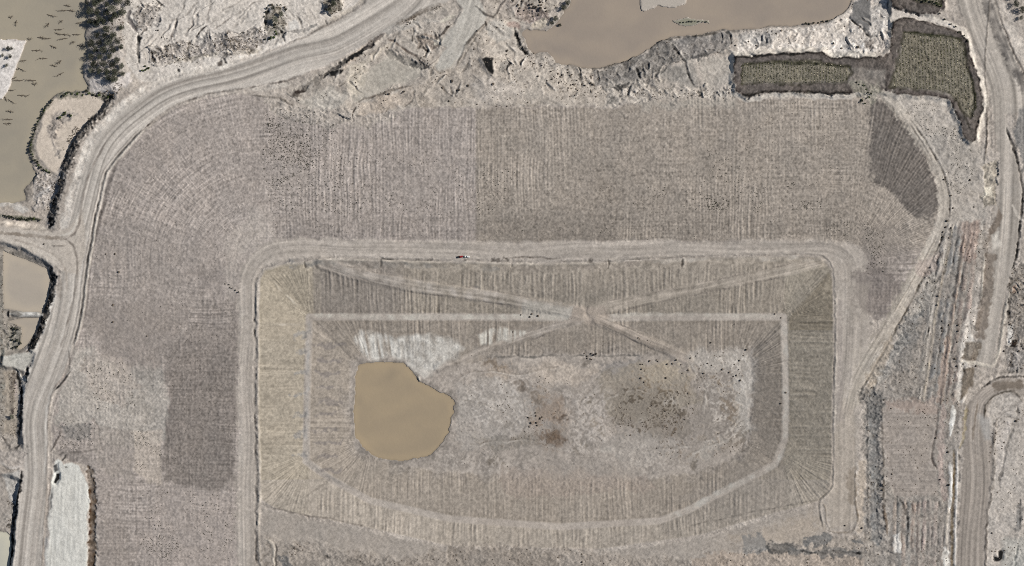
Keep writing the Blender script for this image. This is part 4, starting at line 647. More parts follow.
line([(996,420),(994,445),(994,470),(991,495)], 1.8, (112,103,95), .7, dz=.7, warp=1.4, var=.3, rough=.6); line([(1018,408),(1012,430),(1006,450),(1002,470),(999,490)], 1.4, (96,90,84), .65, dz=-.5, warp=1.5, var=.4); line([(1010,420),(1002,440),(1000,470)], 4.0, (202,192,184), .6, warp=1.5, rough=.4, var=.2); line([(992,494),(988,510),(987,525),(986,545),(986,580)], 1.3, (92,84,78), .75, dz=.6, warp=1.0, var=.3, rough=.6); line([(1020,500),(1019,520),(1017,535)], 3.0, (122,124,126), .75, warp=1.2); line([(1018,545),(1016,556),(1014,580)], 1.0, (54,52,52), .8, dz=-.5, warp=.8); line([(1020,496),(1020,530)], .8, (80,76,76), .6, sm=False); area([(1005,540),(1060,535),(1060,600),(1000,600)], (176,176,170), soft=4, warp=2, amt=.6)
area([(994,556),(999,557),(999,551),(1002,550),(1004,552),(1003,558),(1000,561),(995,561)], (26,26,28), soft=.8, warp=.5, amt=.97, dz=-1.0, zsoft=2.5)
# crown the pond basins after all painting so that no water plane pokes out
# ------------------------------------------------------------------ finish surface
wn = np.clip(rng.standard_normal((NY, NX)), -2, 2).astype(F); Z += R * .17 * wn
Z += R * (.62 * n2 + .62 * n1 + .42 * n4 * ridge) + R * .5 * (n8 * .7)
brk = sstep(.11, .15, MOT) * (ZONE == 0); crest = sstep(.28, .0, np.abs(n8 + .5 * nd + .25 * n4)); brk *= 1 - .8 * sstep(855, 865, GX) * sstep(205, 225, GY); Z += brk * (nd * 1.3 + nc * .8 + n4 * .4 + .45 * crest); C *= (1 + .07 * brk * crest)[..., None]
tone = (MOT + .02) * (1.05 * n1 + .95 * n2 + .75 * n4 + .45 * n8)
sq = sstep(.14, .0, np.abs(n8 + .6 * n4 + .3 * n2)) * np.clip(.2 + nd + .6 * n20, 0, 1) * sstep(.09, .16, MOT); tone -= .26 * sq; Z -= .5 * sq
sq = sstep(.14, .0, np.abs(nc + .6 * nb)) * np.clip(.1 - nd + .6 * n4, 0, 1) * sstep(.09, .16, MOT); tone += .14 * sq
hue = MOT[..., None] * np.array([.13, 0.01, -.13], F) * (n8 * .6 + nd * .6)[..., None]
C *= (1 + tone)[..., None] + hue
C *= (1 + (.03 + .32 * MOT) * wn)[..., None]
def blur(A, k):
    P_ = np.pad(A, ((k + 1, k), (k + 1, k), (0, 0)), mode='edge').astype(np.float64).cumsum(0).cumsum(1); n = 2 * k + 1
    return ((P_[n:, n:] - P_[:-n, n:] - P_[n:, :-n] + P_[:-n, :-n]) / (n * n)).astype(F)
B_ = blur(blur(C, 3), 3); C = B_ + (C - B_) * (1.45 - .35 * (ZONE == zone('pit_floor')) - .15 * (ZONE == zone('haul_road')))[..., None]           # crisper grain of the soil colour
C = np.clip(C, .012, .85)
# water bodies: the bed is pressed below each water level
PONDS = [('pond', 'lake', LAKE, -16.9, 'muddy_water'), ('pond', 'north', NPOND, -8.0, 'silty_water'), ('pond', 'west', WPOND, -6.9, 'olive_water'),
         ('pond', 'w2', [(2,250),(12,255),(24,259),(38,265),(49,270),(49,282),(48,296),(45,306),(42,312.5),(30,312),(20,311.5),(8,309),(3,309),(2,280)], -4.5, 'tan_water'),
         ('pond', 'w3', [(22,318),(40,317.5),(38,326),(33,335),(27,344),(20,350),(16,348),(20,340),(21,328),(8,321)], -4.5, 'tan_water'),
         ('pond', 'w4', [(-40,532),(0,532),(6,533),(10,537),(10.5,548),(9,560),(7,600),(-40,600)], -4.4, 'pale_water')]
ISL = [[(-60,38),(24,40),(17,60),(6,90),(0,98),(-60,100)], [(640,-30),(641,2),(645,9),(652,8),(661,5),(672,6),(684,4),(688,0),(690,-30)], [(674,20),(684,18),(692,18),(704,20),(709,21.5),(698,22.5),(688,25),(680,24)]]
ISL[1] = ragged(ISL[1], 5, 1.2); ISL[2] = ragged(ISL[2], 6, .7)
area(ISL[1], (184,173,160), soft=1.6, warp=1.6, rough=.6, mot=.2, z=-7.4, zsoft=4); area(ISL[2], (148,146,124), soft=1, warp=.6, rough=.3, z=-7.5, zsoft=2)
keep = np.zeros((NY, NX), bool)
for I in ISL: s_, d_ = sdpoly(I, 4, warp=.6); keep[s_] |= d_ < 1.0
for nm, key, P_, wl, mt in PONDS:
    s_, d_ = sdpoly(P_, 14); inner = (d_ < 0) & ~keep[s_]
    bed = wl - .25 - np.minimum(-d_ * .25, 1.2); zz = Z[s_]
    zz[inner] = np.minimum(zz[inner], bed[inner])
    damp = sstep(4.5, .3, d_ + 1.6 * n2[s_] + 1.8 * n8[s_]) * (d_ > -1); C[s_] *= (1 - .24 * damp)[..., None]        # damp mud along the shore
    rim = (d_ >= 0) & (d_ < 5); lift = wl + .06 + .05 * d_; zz[rim] = np.maximum(zz[rim], lift[rim]); zz[keep[s_] & (d_ < 0)] = np.maximum(zz[keep[s_] & (d_ < 0)], wl + .3)
def zat(px, py):
    i = min(NX - 2, max(0, int((px - X0) / ST))); j = min(NY - 2, max(0, int((py - Y0) / ST))); return float(Z[j, i])
def W(px, py, dz=0.0): return (px - 512.0, 283.0 - py, zat(px, py) + dz)
print('fields', round(time.time() - T0, 1))

# ------------------------------------------------------------------ materials
def newmat(name):
    m = bpy.data.materials.new(name); m.use_nodes = True; n = m.node_tree.nodes; return m, n, m.node_tree.links, n['Principled BSDF']
def ground_mat():
    m, n, l, b = newmat('soil')
    at = n.new('ShaderNodeAttribute'); at.attribute_name = 'soil'
    tc = n.new('ShaderNodeNewGeometry')
    nz = n.new('ShaderNodeTexNoise'); nz.inputs['Scale'].default_value = .85; nz.inputs['Detail'].default_value = 4; nz.inputs['Roughness'].default_value = .7
    l.new(tc.outputs['Position'], nz.inputs['Vector'])
    mr = n.new('ShaderNodeMapRange'); mr.inputs[1].default_value = .25; mr.inputs[2].default_value = .75; mr.inputs[3].default_value = .88; mr.inputs[4].default_value = 1.12
    l.new(nz.outputs['Fac'], mr.inputs[0])
    mx = n.new('ShaderNodeVectorMath'); mx.operation = 'SCALE'; l.new(at.outputs['Color'], mx.inputs[0]); l.new(mr.outputs[0], mx.inputs['Scale'])
    l.new(mx.outputs[0], b.inputs['Base Color']); b.inputs['Roughness'].default_value = .95; b.inputs['Specular IOR Level'].default_value = .12
    n2_ = n.new('ShaderNodeTexNoise'); n2_.inputs['Scale'].default_value = 1.6; n2_.inputs['Detail'].default_value = 3; l.new(tc.outputs['Position'], n2_.inputs['Vector'])
    bp = n.new('ShaderNodeBump'); bp.inputs['Strength'].default_value = .45; bp.inputs['Distance'].default_value = .3; l.new(n2_.outputs['Fac'], bp.inputs['Height']); l.new(bp.outputs[0], b.inputs['Normal'])
    return m
SOIL = ground_mat()
def noisy(name, c1, c2, scale=.5, rough=.9, spec=.2, bump=0, bscale=2.0):
    m, n, l, b = newmat(name)
    g = n.new('ShaderNodeNewGeometry'); nz = n.new('ShaderNodeTexNoise'); nz.inputs['Scale'].default_value = scale; nz.inputs['Detail'].default_value = 5; nz.inputs['Roughness'].default_value = .6; l.new(g.outputs['Position'], nz.inputs['Vector'])
    cr_ = n.new('ShaderNodeValToRGB'); cr_.color_ramp.elements[0].position = .3; cr_.color_ramp.elements[1].position = .7
    cr_.color_ramp.elements[0].color = (*lin(c1), 1); cr_.color_ramp.elements[1].color = (*lin(c2), 1); l.new(nz.outputs['Fac'], cr_.inputs[0]); l.new(cr_.outputs[0], b.inputs['Base Color'])
    b.inputs['Roughness'].default_value = rough; b.inputs['Specular IOR Level'].default_value = spec
    if bump:
        q = n.new('ShaderNodeTexNoise'); q.inputs['Scale'].default_value = bscale; q.inputs['Detail'].default_value = 2; l.new(g.outputs['Position'], q.inputs['Vector']); bp = n.new('ShaderNodeBump'); bp.inputs['Strength'].default_value = bump; bp.inputs['Distance'].default_value = .3; l.new(q.outputs['Fac'], bp.inputs['Height']); l.new(bp.outputs[0], b.inputs['Normal'])
    return m
def wmat(name, c, d=8): 
    return noisy(name, tuple(max(0, v - d) for v in c), tuple(min(255, v + d // 2) for v in c), .03, .28, .35, .10, .8)
M = {'bark': noisy('bark', (92,82,70), (120,108,94), 2.0), 'dead_wood': noisy('dead_wood', (80,72,62), (112,102,90), 2.0), 'leaf': noisy('leaf', (40,43,35), (78,81,66), .6, .7), 'leaf_grey': noisy('leaf_grey', (84,86,74), (122,122,108), .6, .8), 'leaf_green': noisy('leaf_green', (66,80,44), (98,110,64), .6, .7), 'leaf_dry': noisy('leaf_dry', (86,78,68), (126,115,100), .6, .9),
     'boulder': noisy('boulder', (78,71,64), (116,106,95), .8, .95), 'dark_rock': noisy('dark_rock', (60,55,50), (92,85,77), .8, .95), 'weed': noisy('weed', (50,51,42), (82,79,66), .8, .9), 'crop': noisy('crop', (58,64,40), (92,92,62), .3, .9), 'crop_dry': noisy('crop_dry', (160,152,130), (196,188,164), .3, .9)}
def plain(name, c, rough=.4, metal=0.0, spec=.5, coat=0):
    m, n, l, b = newmat(name); nz = n.new('ShaderNodeTexNoise'); nz.inputs['Scale'].default_value = 3; cr_ = n.new('ShaderNodeValToRGB'); cr_.color_ramp.elements[0].color = (*(lin(c) * .88), 1); cr_.color_ramp.elements[1].color = (*lin(c), 1); l.new(nz.outputs['Fac'], cr_.inputs[0]); l.new(cr_.outputs[0], b.inputs['Base Color']); b.inputs['Roughness'].default_value = rough; b.inputs['Metallic'].default_value = metal; b.inputs['Coat Weight'].default_value = coat; return m
M.update(red_paint=plain('red_paint', (150,34,40), .35, coat=.4), white_paint=plain('white_paint', (232,232,228), .4, coat=.3), black_plastic=plain('black_plastic', (30,30,32), .6), dark_glass=plain('dark_glass', (24,28,32), .1), tyre=plain('tyre', (28,28,28), .9), steel=plain('steel', (150,150,150), .4, .8), lamp_glass=plain('lamp_glass', (220,220,214), .2), tail_red=plain('tail_red', (140,20,18), .3))

# ------------------------------------------------------------------ terrain meshes, one for each part of the setting
def tag(o, label, cat, group=None, kind=None):
    if label: o['label'] = label
    if cat: o['category'] = cat
    if group: o['group'] = group
    if kind: o['kind'] = kind
def mesh_from(name, V, Fq, mat, colr=None, smooth_=True):
    me = bpy.data.meshes.new(name); nf = len(Fq); k = Fq.shape[1]
    me.vertices.add(len(V)); me.vertices.foreach_set('co', V.astype(F).ravel()); me.loops.add(nf * k); me.loops.foreach_set('vertex_index', Fq.astype(np.int32).ravel())
    me.polygons.add(nf); me.polygons.foreach_set('loop_start', np.arange(0, nf * k, k, dtype=np.int32))
    try: me.polygons.foreach_set('loop_total', np.full(nf, k, np.int32))
    except Exception: pass
    if smooth_: me.polygons.foreach_set('use_smooth', np.ones(nf, bool))
    if colr is not None:
        a = me.attributes.new('soil', 'FLOAT_COLOR', 'POINT'); a.data.foreach_set('color', np.concatenate([colr, np.ones((len(V), 1), F)], 1).astype(F).ravel())
    me.update(calc_edges=True); me.materials.append(mat)
    return me
allV = np.stack([GX - 512, 283 - GY, Z], -1).reshape(-1, 3); allC = C.reshape(-1, 3)
gyz, gxz = np.gradient(Z, ST); NRM = np.stack([-gxz, gyz, np.ones_like(Z)], -1); NRM /= np.linalg.norm(NRM, axis=-1, keepdims=True); NRM = NRM.reshape(-1, 3)
idx = np.arange(NX * NY).reshape(NY, NX); quads = np.stack([idx[1:, :-1], idx[1:, 1:], idx[:-1, 1:], idx[:-1, :-1]], -1).reshape(-1, 4); qz = ZONE[:-1, :-1].reshape(-1)
DESC = {'ground': 'pale grey-brown broken spoil ground around the pit and roads', 'capped_field': 'wide taupe clay field scored with fine ripped lines', 'pit_slope': 'upper sloping sides of the rectangular pit with vertical track lines', 'pit_bench': 'pale narrow bench halfway down the pit sides', 'lower_pit_slope': 'lower sloping sides between the bench and the pit floor', 'pit_floor': 'mottled uneven floor of the pit beside the brown pond', 'pit_ramp': 'crossing dirt ramps that descend into the pit', 'pit_edge_berm': 'low earth windrow along the rim of the pit', 'crest_road': 'smooth dirt road round the rim of the pit', 'haul_road': 'wide striped haul road curving down the left side', 'spur_road': 'short dirt road leaving the haul road to the left edge', 'roadside_berm': 'thin earth windrow along the inner edge of the haul road', 'white_pad': 'bright white pad beside the haul road at lower left', 'trench': 'brown trench along the right side of the white pad', 'graded_ramp': 'smooth grey graded ramp near the top pond', 'topsoil_stockpile': 'flat-topped dark topsoil stockpiles with planted tops', 'access_track': 'narrow pale track curving round the dark field corner', 'east_road': 'pale haul road along the right edge', 'southeast_road': 'brown haul road with a loop at lower right'}
for zi, nm in enumerate(ZNAMES):
    q = quads[qz == zi]
    if not len(q): continue
    used = np.unique(q); remap = np.full(NX * NY, -1, np.int64); remap[used] = np.arange(len(used))
    me = mesh_from(nm, allV[used], remap[q], SOIL, allC[used]); me.normals_split_custom_set_from_vertices(NRM[used])
    o = bpy.data.objects.new(nm, me); col.objects.link(o); tag(o, DESC.get(nm), None, kind='structure')
# ground beyond the frame, so the place goes on
def outer():
    n = 44; rx = (X1 - X0) / 2; ry = (Y1 - Y0) / 2; cx, cy = (X0 + X1) / 2, (Y0 + Y1) / 2
    V = []; q = []; ks = [1.0, 1.06, 1.2, 1.5, 2.2, 4.0, 8.0]
    per = [(-1 + 2 * i / n, -1) for i in range(n)] + [(1, -1 + 2 * i / n) for i in range(n)] + [(1 - 2 * i / n, 1) for i in range(n)] + [(-1, 1 - 2 * i / n) for i in range(n)]
    for r, k in enumerate(ks):
        for (a, b) in per:
            px, py = cx + a * rx * k, cy + b * ry * k
            z = zat(min(max(px, X0), X1 - 2), min(max(py, Y0), Y1 - 2)) * max(0, 1.2 - k) * 5 if r else zat(px, py) - .02
            V.append((px - 512, 283 - py, z - (0 if r == 0 else random.uniform(0, 2))))
    L = len(per)
    for r in range(len(ks) - 1):
        for i in range(L): q.append((r * L + i, r * L + (i + 1) % L, (r + 1) * L + (i + 1) % L, (r + 1) * L + i))
    V = np.array(V, F); cl_ = np.tile(alb((172,160,148)), (len(V), 1)) * rng.uniform(.92, 1.06, (len(V), 1))
    me = mesh_from('surrounding_ground', V, np.array(q)[:, ::-1], SOIL, cl_.astype(F)); o = bpy.data.objects.new('surrounding_ground', me); col.objects.link(o); tag(o, 'bare dusty ground beyond the works', None, kind='structure')
outer()
WDESC = {'lake': 'brown muddy pond on the pit floor', 'north': 'large silty pond at the top edge', 'west': 'olive-brown pond with drowned timber at upper left', 'w2': 'small tan pond below the spur road', 'w3': 'narrow tan pond below the white spit', 'w4': 'pale pond at the lower left corner'}
WCOL = {'lake': (165,150,127), 'north': (163,151,138), 'west': (166,158,142), 'w2': (184,174,160), 'w3': (180,170,156), 'w4': (196,194,180)}
def water_mat():
    m, n, l, b = newmat('silty_water'); at = n.new('ShaderNodeAttribute'); at.attribute_name = 'soil'; l.new(at.outputs['Color'], b.inputs['Base Color'])
    b.inputs['Roughness'].default_value = .22; b.inputs['Specular IOR Level'].default_value = .4
    g = n.new('ShaderNodeNewGeometry'); q = n.new('ShaderNodeTexNoise'); q.inputs['Scale'].default_value = .45; q.inputs['Detail'].default_value = 4; l.new(g.outputs['Position'], q.inputs['Vector']); bp = n.new('ShaderNodeBump'); bp.inputs['Strength'].default_value = .22; bp.inputs['Distance'].default_value = .25; l.new(q.outputs['Fac'], bp.inputs['Height']); l.new(bp.outputs[0], b.inputs['Normal'])
    return m
WATER = water_mat()
for nm, key, P_, wl, mt in PONDS:
    s_, d_ = sdpoly(P_, 4); dep = -d_; ins = (d_ < 1.8)
    cmask = ins[:-1, :-1] & ins[1:, :-1] & ins[:-1, 1:] & ins[1:, 1:]
    jj, ii = np.nonzero(cmask); nx_ = d_.shape[1]
    q = np.stack([(jj + 1) * nx_ + ii, (jj + 1) * nx_ + ii + 1, jj * nx_ + ii + 1, jj * nx_ + ii], -1); used = np.unique(q); rm = np.full(d_.size, -1, np.int64); rm[used] = np.arange(len(used))
    a, b = GX[s_], GY[s_]
    swirl = vnoise(a / 26 + n20[s_] * .8, b / 15 + n50[s_] * 1.2, 401) * .55 + vnoise(a / 9 + n20[s_], b / 6, 402) * .22 + vnoise(a / 70, b / 50, 403) * .6
    silt = sstep(9, .5, dep + 3 * nd[s_] + 2 * n8[s_]); wet = sstep(1.8, .2, dep)
    wc = (lin(WCOL[key]) * .90).astype(F)[None, None] * (1 + .10 * swirl + .08 * silt + .012 * n2[s_] + .008 * n1[s_] - .14 * wet)[..., None] * (1 + np.array([.012, 0, -.03], F) * (swirl + silt)[..., None])
    V = np.stack([a - 512, 283 - b, np.full(a.shape, wl, F)], -1).reshape(-1, 3)[used]
    me = mesh_from('pond', V, rm[q], WATER, wc.reshape(-1, 3)[used].astype(F)); o = bpy.data.objects.new('pond', me); col.objects.link(o); tag(o, WDESC[key], None, kind='structure')
print('terrain', round(time.time() - T0, 1))

# ------------------------------------------------------------------ vegetation and rocks
def tube(bm, p0, p1, r0, r1, seg=5):
    a = Vector(p0); b = Vector(p1); d = (b - a).normalized(); u = d.orthogonal().normalized(); v = d.cross(u); ra = []; rb = []
    for i in range(seg):
        t = 2 * math.pi * i / seg; k = u * math.cos(t) + v * math.sin(t); ra.append(bm.verts.new(a + k * r0)); rb.append(bm.verts.new(b + k * r1))
    for i in range(seg): bm.faces.new((ra[i], ra[(i + 1) % seg], rb[(i + 1) % seg], rb[i]))
    bm.faces.new(rb)
def tomesh(bm, name, mat):
    me = bpy.data.meshes.new(name); bm.to_mesh(me); bm.free(); me.materials.append(mat); return me
def leafcrown(name, R_, H_, base, n, mat, seed, clumps=7, leaf=.55):
    r = random.Random(seed); bm = bmesh.new(); cl_ = []
    for k in range(clumps):
        t = r.uniform(0, 6.28); q = R_ * math.sqrt(r.uniform(.05, 1)) * .75; cl_.append((q * math.cos(t), q * math.sin(t), base + H_ * r.uniform(.25, .95), R_ * r.uniform(.32, .55)))
    for k in range(n):
        c = r.choice(cl_); d = Vector((r.gauss(0, 1), r.gauss(0, 1), r.gauss(0, .8))); d.normalize(); p = Vector(c[:3]) + d * c[3] * r.uniform(.45, 1.05)
        if p.z < base * .6: p.z = base * .6 + r.uniform(0, .6)
        s = leaf * r.uniform(.6, 1.3); u = Vector((r.gauss(0, 1), r.gauss(0, 1), r.gauss(0, .6))).normalized(); v = u.orthogonal().normalized(); v = (v + d * r.uniform(-.5, .5)).normalized()
        bm.faces.new([bm.verts.new(p + u * s * .6), bm.verts.new(p + v * s * .4), bm.verts.new(p - u * s * .6), bm.verts.new(p - v * s * .4)])
    return tomesh(bm, name, mat), cl_
def trunkmesh(name, H_, r0, cl_, seed):
    r = random.Random(seed); bm = bmesh.new(); a = Vector((0, 0, -.4)); top = Vector((r.uniform(-.3, .3), r.uniform(-.3, .3), H_)); mid = a.lerp(top, .5) + Vector((r.uniform(-.2, .2), r.uniform(-.2, .2), 0))
    tube(bm, a, mid, r0, r0 * .75, 6); tube(bm, mid, top, r0 * .75, r0 * .4, 6)
    for c in cl_: tube(bm, mid.lerp(top, r.uniform(.2, 1)), Vector(c[:3]), r0 * .38, r0 * .12, 4)
    return tomesh(bm, name, M['bark'])
TREES = []
for k in range(5):
    me, cl_ = leafcrown('crown', 4.1 - .4 * (k % 3), 4.4, 2.2, 1000, M['leaf' if k < 3 else 'leaf_grey'], 20 + k, 14, .5); TREES.append((me, trunkmesh('trunk', 4.2, .24, cl_, 40 + k)))
BUSH = []
for k in range(6):
    me, cl_ = leafcrown('crown', 1.7, 1.8, .4, 230, M[['leaf', 'leaf_grey', 'leaf_green', 'leaf', 'leaf_dry', 'leaf_green'][k]], 60 + k, 6, .6); BUSH.append((me, trunkmesh('stem', 1.0, .09, cl_, 80 + k)))
def plant(name, proto, px, py, s, label, cat, group=None, sz=None):
    e = bpy.data.objects.new(name, None); col.objects.link(e); e.location = W(px, py, -.05); e.rotation_euler = (0, 0, random.uniform(0, 6.28)); e.scale = (s, s, sz or s); e.empty_display_size = .5
    for nm, me in (('crown', proto[0]), ('trunk' if name.endswith('tree') else 'stem', proto[1])): c = bpy.data.objects.new(nm, me); col.objects.link(c); c.parent = e
    tag(e, label, cat, group); return e
random.seed(21)
ORD = ['first', 'second', 'third', 'fourth', 'fifth', 'sixth', 'seventh', 'eighth', 'ninth', 'tenth', 'eleventh', 'twelfth', 'thirteenth', 'fourteenth', 'fifteenth', 'sixteenth', 'seventeenth', 'eighteenth', 'nineteenth', 'twentieth']
ORD += ['twenty-' + a for a in ORD[:9]] + ['thirtieth'] + ['thirty-' + a for a in ORD[:9]] + ['fortieth'] + ['forty-' + a for a in ORD[:9]]
GROVE = [[(86,2),(95,2),(101,0),(107,4),(118,0),(127,3)], [(89,11),(96,12),(106,13),(112,9),(122,12)], [(89,21),(95,23),(99,19),(103,21),(111,20),(115,16),(121,27)], [(96,35),(104,35),(113,35),(106,29)], [(90,43),(98,43),(108,41),(118,41)], [(95,49),(103,50),(112,50),(121,47)], [(90,56),(99,57),(109,56),(117,60)], [(93,64),(103,63),(112,65),(121,66)], [(90,70),(99,71),(107,72),(115,72),(122,73)], [(108,78),(114,79)]]
for ri, row in enumerate(GROVE):
    for ci, (px, py) in enumerate(sorted(row)):
        s = random.uniform(.7, 1.2); plant('tree', TREES[random.choice([0, 1, 2, 0, 1, 3])], px + .6, py + random.uniform(-.6, .6), s, 'grey-green tree in the pond-side grove, %s row from the top, %s from the water' % (ORD[ri], ORD[ci]), 'tree', 'trees of the grove on the right shore of the left pond', sz=s * random.uniform(.7, .95))
for px, py, s, lb in ((7,48,.62,'left of the two trees at the top of the white island'), (10.5,48,.55,'right of the two trees at the top of the white island'), (9.5,56,.62,'dark tree in the middle of the white island'), (6,65,.5,'lowest small tree on the white island'), (2,55,.5,'tree at the left picture edge on the white island'),
                      (275,20,.9,'tall dark tree beside the upper haul road bend on the pale silt'), (281,14,.7,'dark tree right of the tall one on the pale silt'), (273,8,.55,'small tree north of the tall one on the pale silt'), (334,4,.95,'dark tree at the top edge just left of the haul road'), (339,-2,.9,'tree cut by the top edge left of the haul road'), (330,10,.7,'lowest of the trees at the top edge by the haul road'),
                      (11.5,417,.62,'lone green tree left of the haul road near the left edge'), (1016,4,.9,'upper dark tree in the top right corner'), (1022,10,.95,'lower dark tree in the top right corner'), (1014,-3,.8,'tree cut by the top edge in the right corner'), (1021,18,.6,'small tree below those of the top right corner'),
                      (568,2,.75,'highest tree on the shore left of the top pond'), (564,7,.75,'second tree down the shore left of the top pond'), (556,18,.75,'tree beside the narrow inlet of the top pond'), (552,22,.6,'left tree beside the inlet of the top pond'), (560,24,.5,'small tree at the water by the inlet')):
    plant('tree', TREES[random.randrange(4)], px, py, s, lb, 'tree')
# shrubs
def chain(pts, step, jit, s0, s1, label, group, kinds=(0, 1, 2, 3), name='shrub'):
    P_ = smooth(pts, 1.0); acc = 0; made = []
    for i in range(1, len(P_)):
        acc += math.hypot(P_[i][0] - P_[i - 1][0], P_[i][1] - P_[i - 1][1])
        if acc > step: acc = 0; made.append(plant(name, BUSH[random.choice(kinds)], P_[i][0] + random.uniform(-jit, jit), P_[i][1] + random.uniform(-jit, jit), random.uniform(s0, s1), label, 'shrub', group))
    ax = 0 if abs(pts[0][0] - pts[-1][0]) >= abs(pts[0][1] - pts[-1][1]) else 1
    for k, o in enumerate(sorted(made, key=lambda o: o.location[0] if ax == 0 else -o.location[1])): o['label'] = label + (', %s from the left' if ax == 0 else ', %s from the top') % ORD[k]
chain([(54,98),(47,105),(41,114),(36,124),(32,136),(30,147),(33,158),(40,167),(50,173)], 2.6, .6, .55, .95, 'dark green shrub on the low bank round the left sand flat', 'shrubs on the bank of the left sand flat')
chain([(58,95),(70,92),(85,93),(100,94),(110,97)], 2.6, 2.0, .6, 1.0, 'green shrub in the thicket below the tree grove', 'shrubs in the thicket below the grove')
chain([(55,121),(60,116),(66,112),(70,116)], 2.2, 1.2, .6, 1.0, 'green shrub on the bare sand flat', 'shrubs on the sand flat', (2, 5, 0))
chain([(0,215),(8,217),(18,218),(28,219),(40,219)], 2.6, .8, .6, 1.0, 'shrub in the hedge above the spur road', 'shrubs above the spur road')
chain([(8,327),(18,330),(10,338),(20,343),(12,348)], 3.0, 1.0, .5, .9, 'shrub in the scrub beside the narrow tan pond', 'shrubs beside the narrow tan pond', (0, 1))
chain([(272,22),(275,28),(276,34),(268,38),(264,38)], 2.6, 1.0, .6, 1.0, 'green shrub at the foot of the tall roadside tree', 'shrubs round the tall tree by the haul road', (2, 5, 0))
chain([(264,20),(266,10),(272,5),(282,5),(288,12)], 3.2, 1.0, .5, .9, 'grey shrub ringing the tall roadside tree', 'shrubs in the ring round the tall tree', (0, 1, 4))
chain([(144,64),(148,68),(142,70)], 2.0, 1, .6, .9, 'green shrub at the tip of the grove near the road', 'shrubs near the road tip', (2, 5))
chain([(854,82),(862,84),(868,92),(872,96),(860,100),(866,103)], 2.2, 1.6, .35, .65, 'green shrub between the two planted stockpiles', 'shrubs between the stockpiles', (2, 5, 0))
chain([(802,24),(812,22),(830,20),(835,19)], 4, .6, .55, .8, 'dark shrub on the lower right shore of the top pond', 'shrubs on the shore of the top pond', (0, 3))
chain([(678,21.5),(686,21),(694,20.5),(702,21),(707,21)], 3, .5, .35, .6, 'low shrub on the thin islet in the top pond', 'shrubs on the islet of the top pond', (0, 1))
chain([(908,-4),(920,0),(932,3),(942,6)], 2.8, .8, .6, .9, 'green shrub on the upper edge stockpile', 'shrubs on the top edge stockpile', (2, 5, 0))
chain([(222,282),(228,284),(230,288),(238,291)], 2.4, 1.2, .4, .6, 'weedy shrub on the road shoulder left of the pit', 'shrubs on the left shoulder of the crest road', (1, 0))
chain([(943,9),(940,14),(962,34),(968,46)], 6, 1, .5, .8, 'dark shrub on the east side of the planted stockpiles', 'shrubs east of the stockpiles', (0, 3))
# scrub: masses that cannot be counted
def merge(name, items, label, cat, mat, proto='tuft'):
    """items: (px,py,radius,height).  Small ragged mounds or tufts merged into one scatter."""
    n = len(items); it = np.array(items, F); r = np.random.default_rng(len(items) + 5)
    if proto == 'clod':
        base = np.array([[1,0,.15],[.3,.95,.1],[-.8,.6,.12],[-.8,-.6,.1],[.3,-.95,.15],[.05,0,1]], F); tri = np.array([[0,1,5],[1,2,5],[2,3,5],[3,4,5],[4,0,5]])
        V = np.repeat(base[None], n, 0) * r.uniform(.65, 1.3, (n, 6, 3)).astype(F)
    else:
        m = 6; tri = np.array([[3 * i, 3 * i + 1, 3 * i + 2] for i in range(m)]); V = np.zeros((n, 3 * m, 3), F)
        for i in range(m):
            t = r.uniform(0, 6.28, n); q = r.uniform(.3, 1, n)
            c_, s_ = np.cos(t), np.sin(t); 
            V[:, 3 * i, 0] = -s_ * .38; V[:, 3 * i, 1] = c_ * .38; V[:, 3 * i, 2] = .1; V[:, 3 * i + 1, 0] = s_ * .38; V[:, 3 * i + 1, 1] = -c_ * .38; V[:, 3 * i + 1, 2] = .1
            V[:, 3 * i + 2, 0] = c_ * q * 1.1; V[:, 3 * i + 2, 1] = s_ * q * 1.1; V[:, 3 * i + 2, 2] = r.uniform(.5, 1, n)
    z = np.array([zat(a[0], a[1]) for a in items], F); V = V * np.stack([it[:, 2], it[:, 2], it[:, 3]], -1)[:, None, :]
    V += np.stack([it[:, 0] - 512, 283 - it[:, 1], z - .05], -1)[:, None, :]
    k = V.shape[1]; q = (tri[None] + (np.arange(n) * k)[:, None, None]).reshape(-1, 3)
    me = mesh_from(name, V.reshape(-1, 3), q, mat, smooth_=False); o = bpy.data.objects.new(name, me); col.objects.link(o); tag(o, label, cat, kind='stuff'); return o
def inpoly(P_, x, y):
    c = False; j = len(P_) - 1
    for i in range(len(P_)):
        if (P_[i][1] > y) != (P_[j][1] > y) and x < (P_[j][0] - P_[i][0]) * (y - P_[i][1]) / (P_[j][1] - P_[i][1]) + P_[i][0]: c = not c
        j = i
    return c
def spots(P_, n, r0, r1, hk=1.0, clump=0.0, edge=None):
    a = np.array(P_); out = []; x0, y0 = a.min(0); x1, y1 = a.max(0); t = 0
    while len(out) < n and t < n * 40:
        t += 1; x, y = random.uniform(x0, x1), random.uniform(y0, y1)
        if not inpoly(P_, x, y): continue
        if clump:
            i = min(NX - 1, max(0, int((x - X0) / ST))); j = min(NY - 1, max(0, int((y - Y0) / ST)))
            if n8[j, i] + nd[j, i] * .8 + .5 * n4[j, i] < random.uniform(-.6, 1) * clump + (clump - .6): continue
        r = (r0 * .8 + (r1 - r0 * .8) * random.random() ** 2.2) * (1.35 if random.random() < .06 else 1); out.append((x, y, r, r * hk * random.uniform(.7, 1.3)))
    return out
random.seed(33)
weeds = []
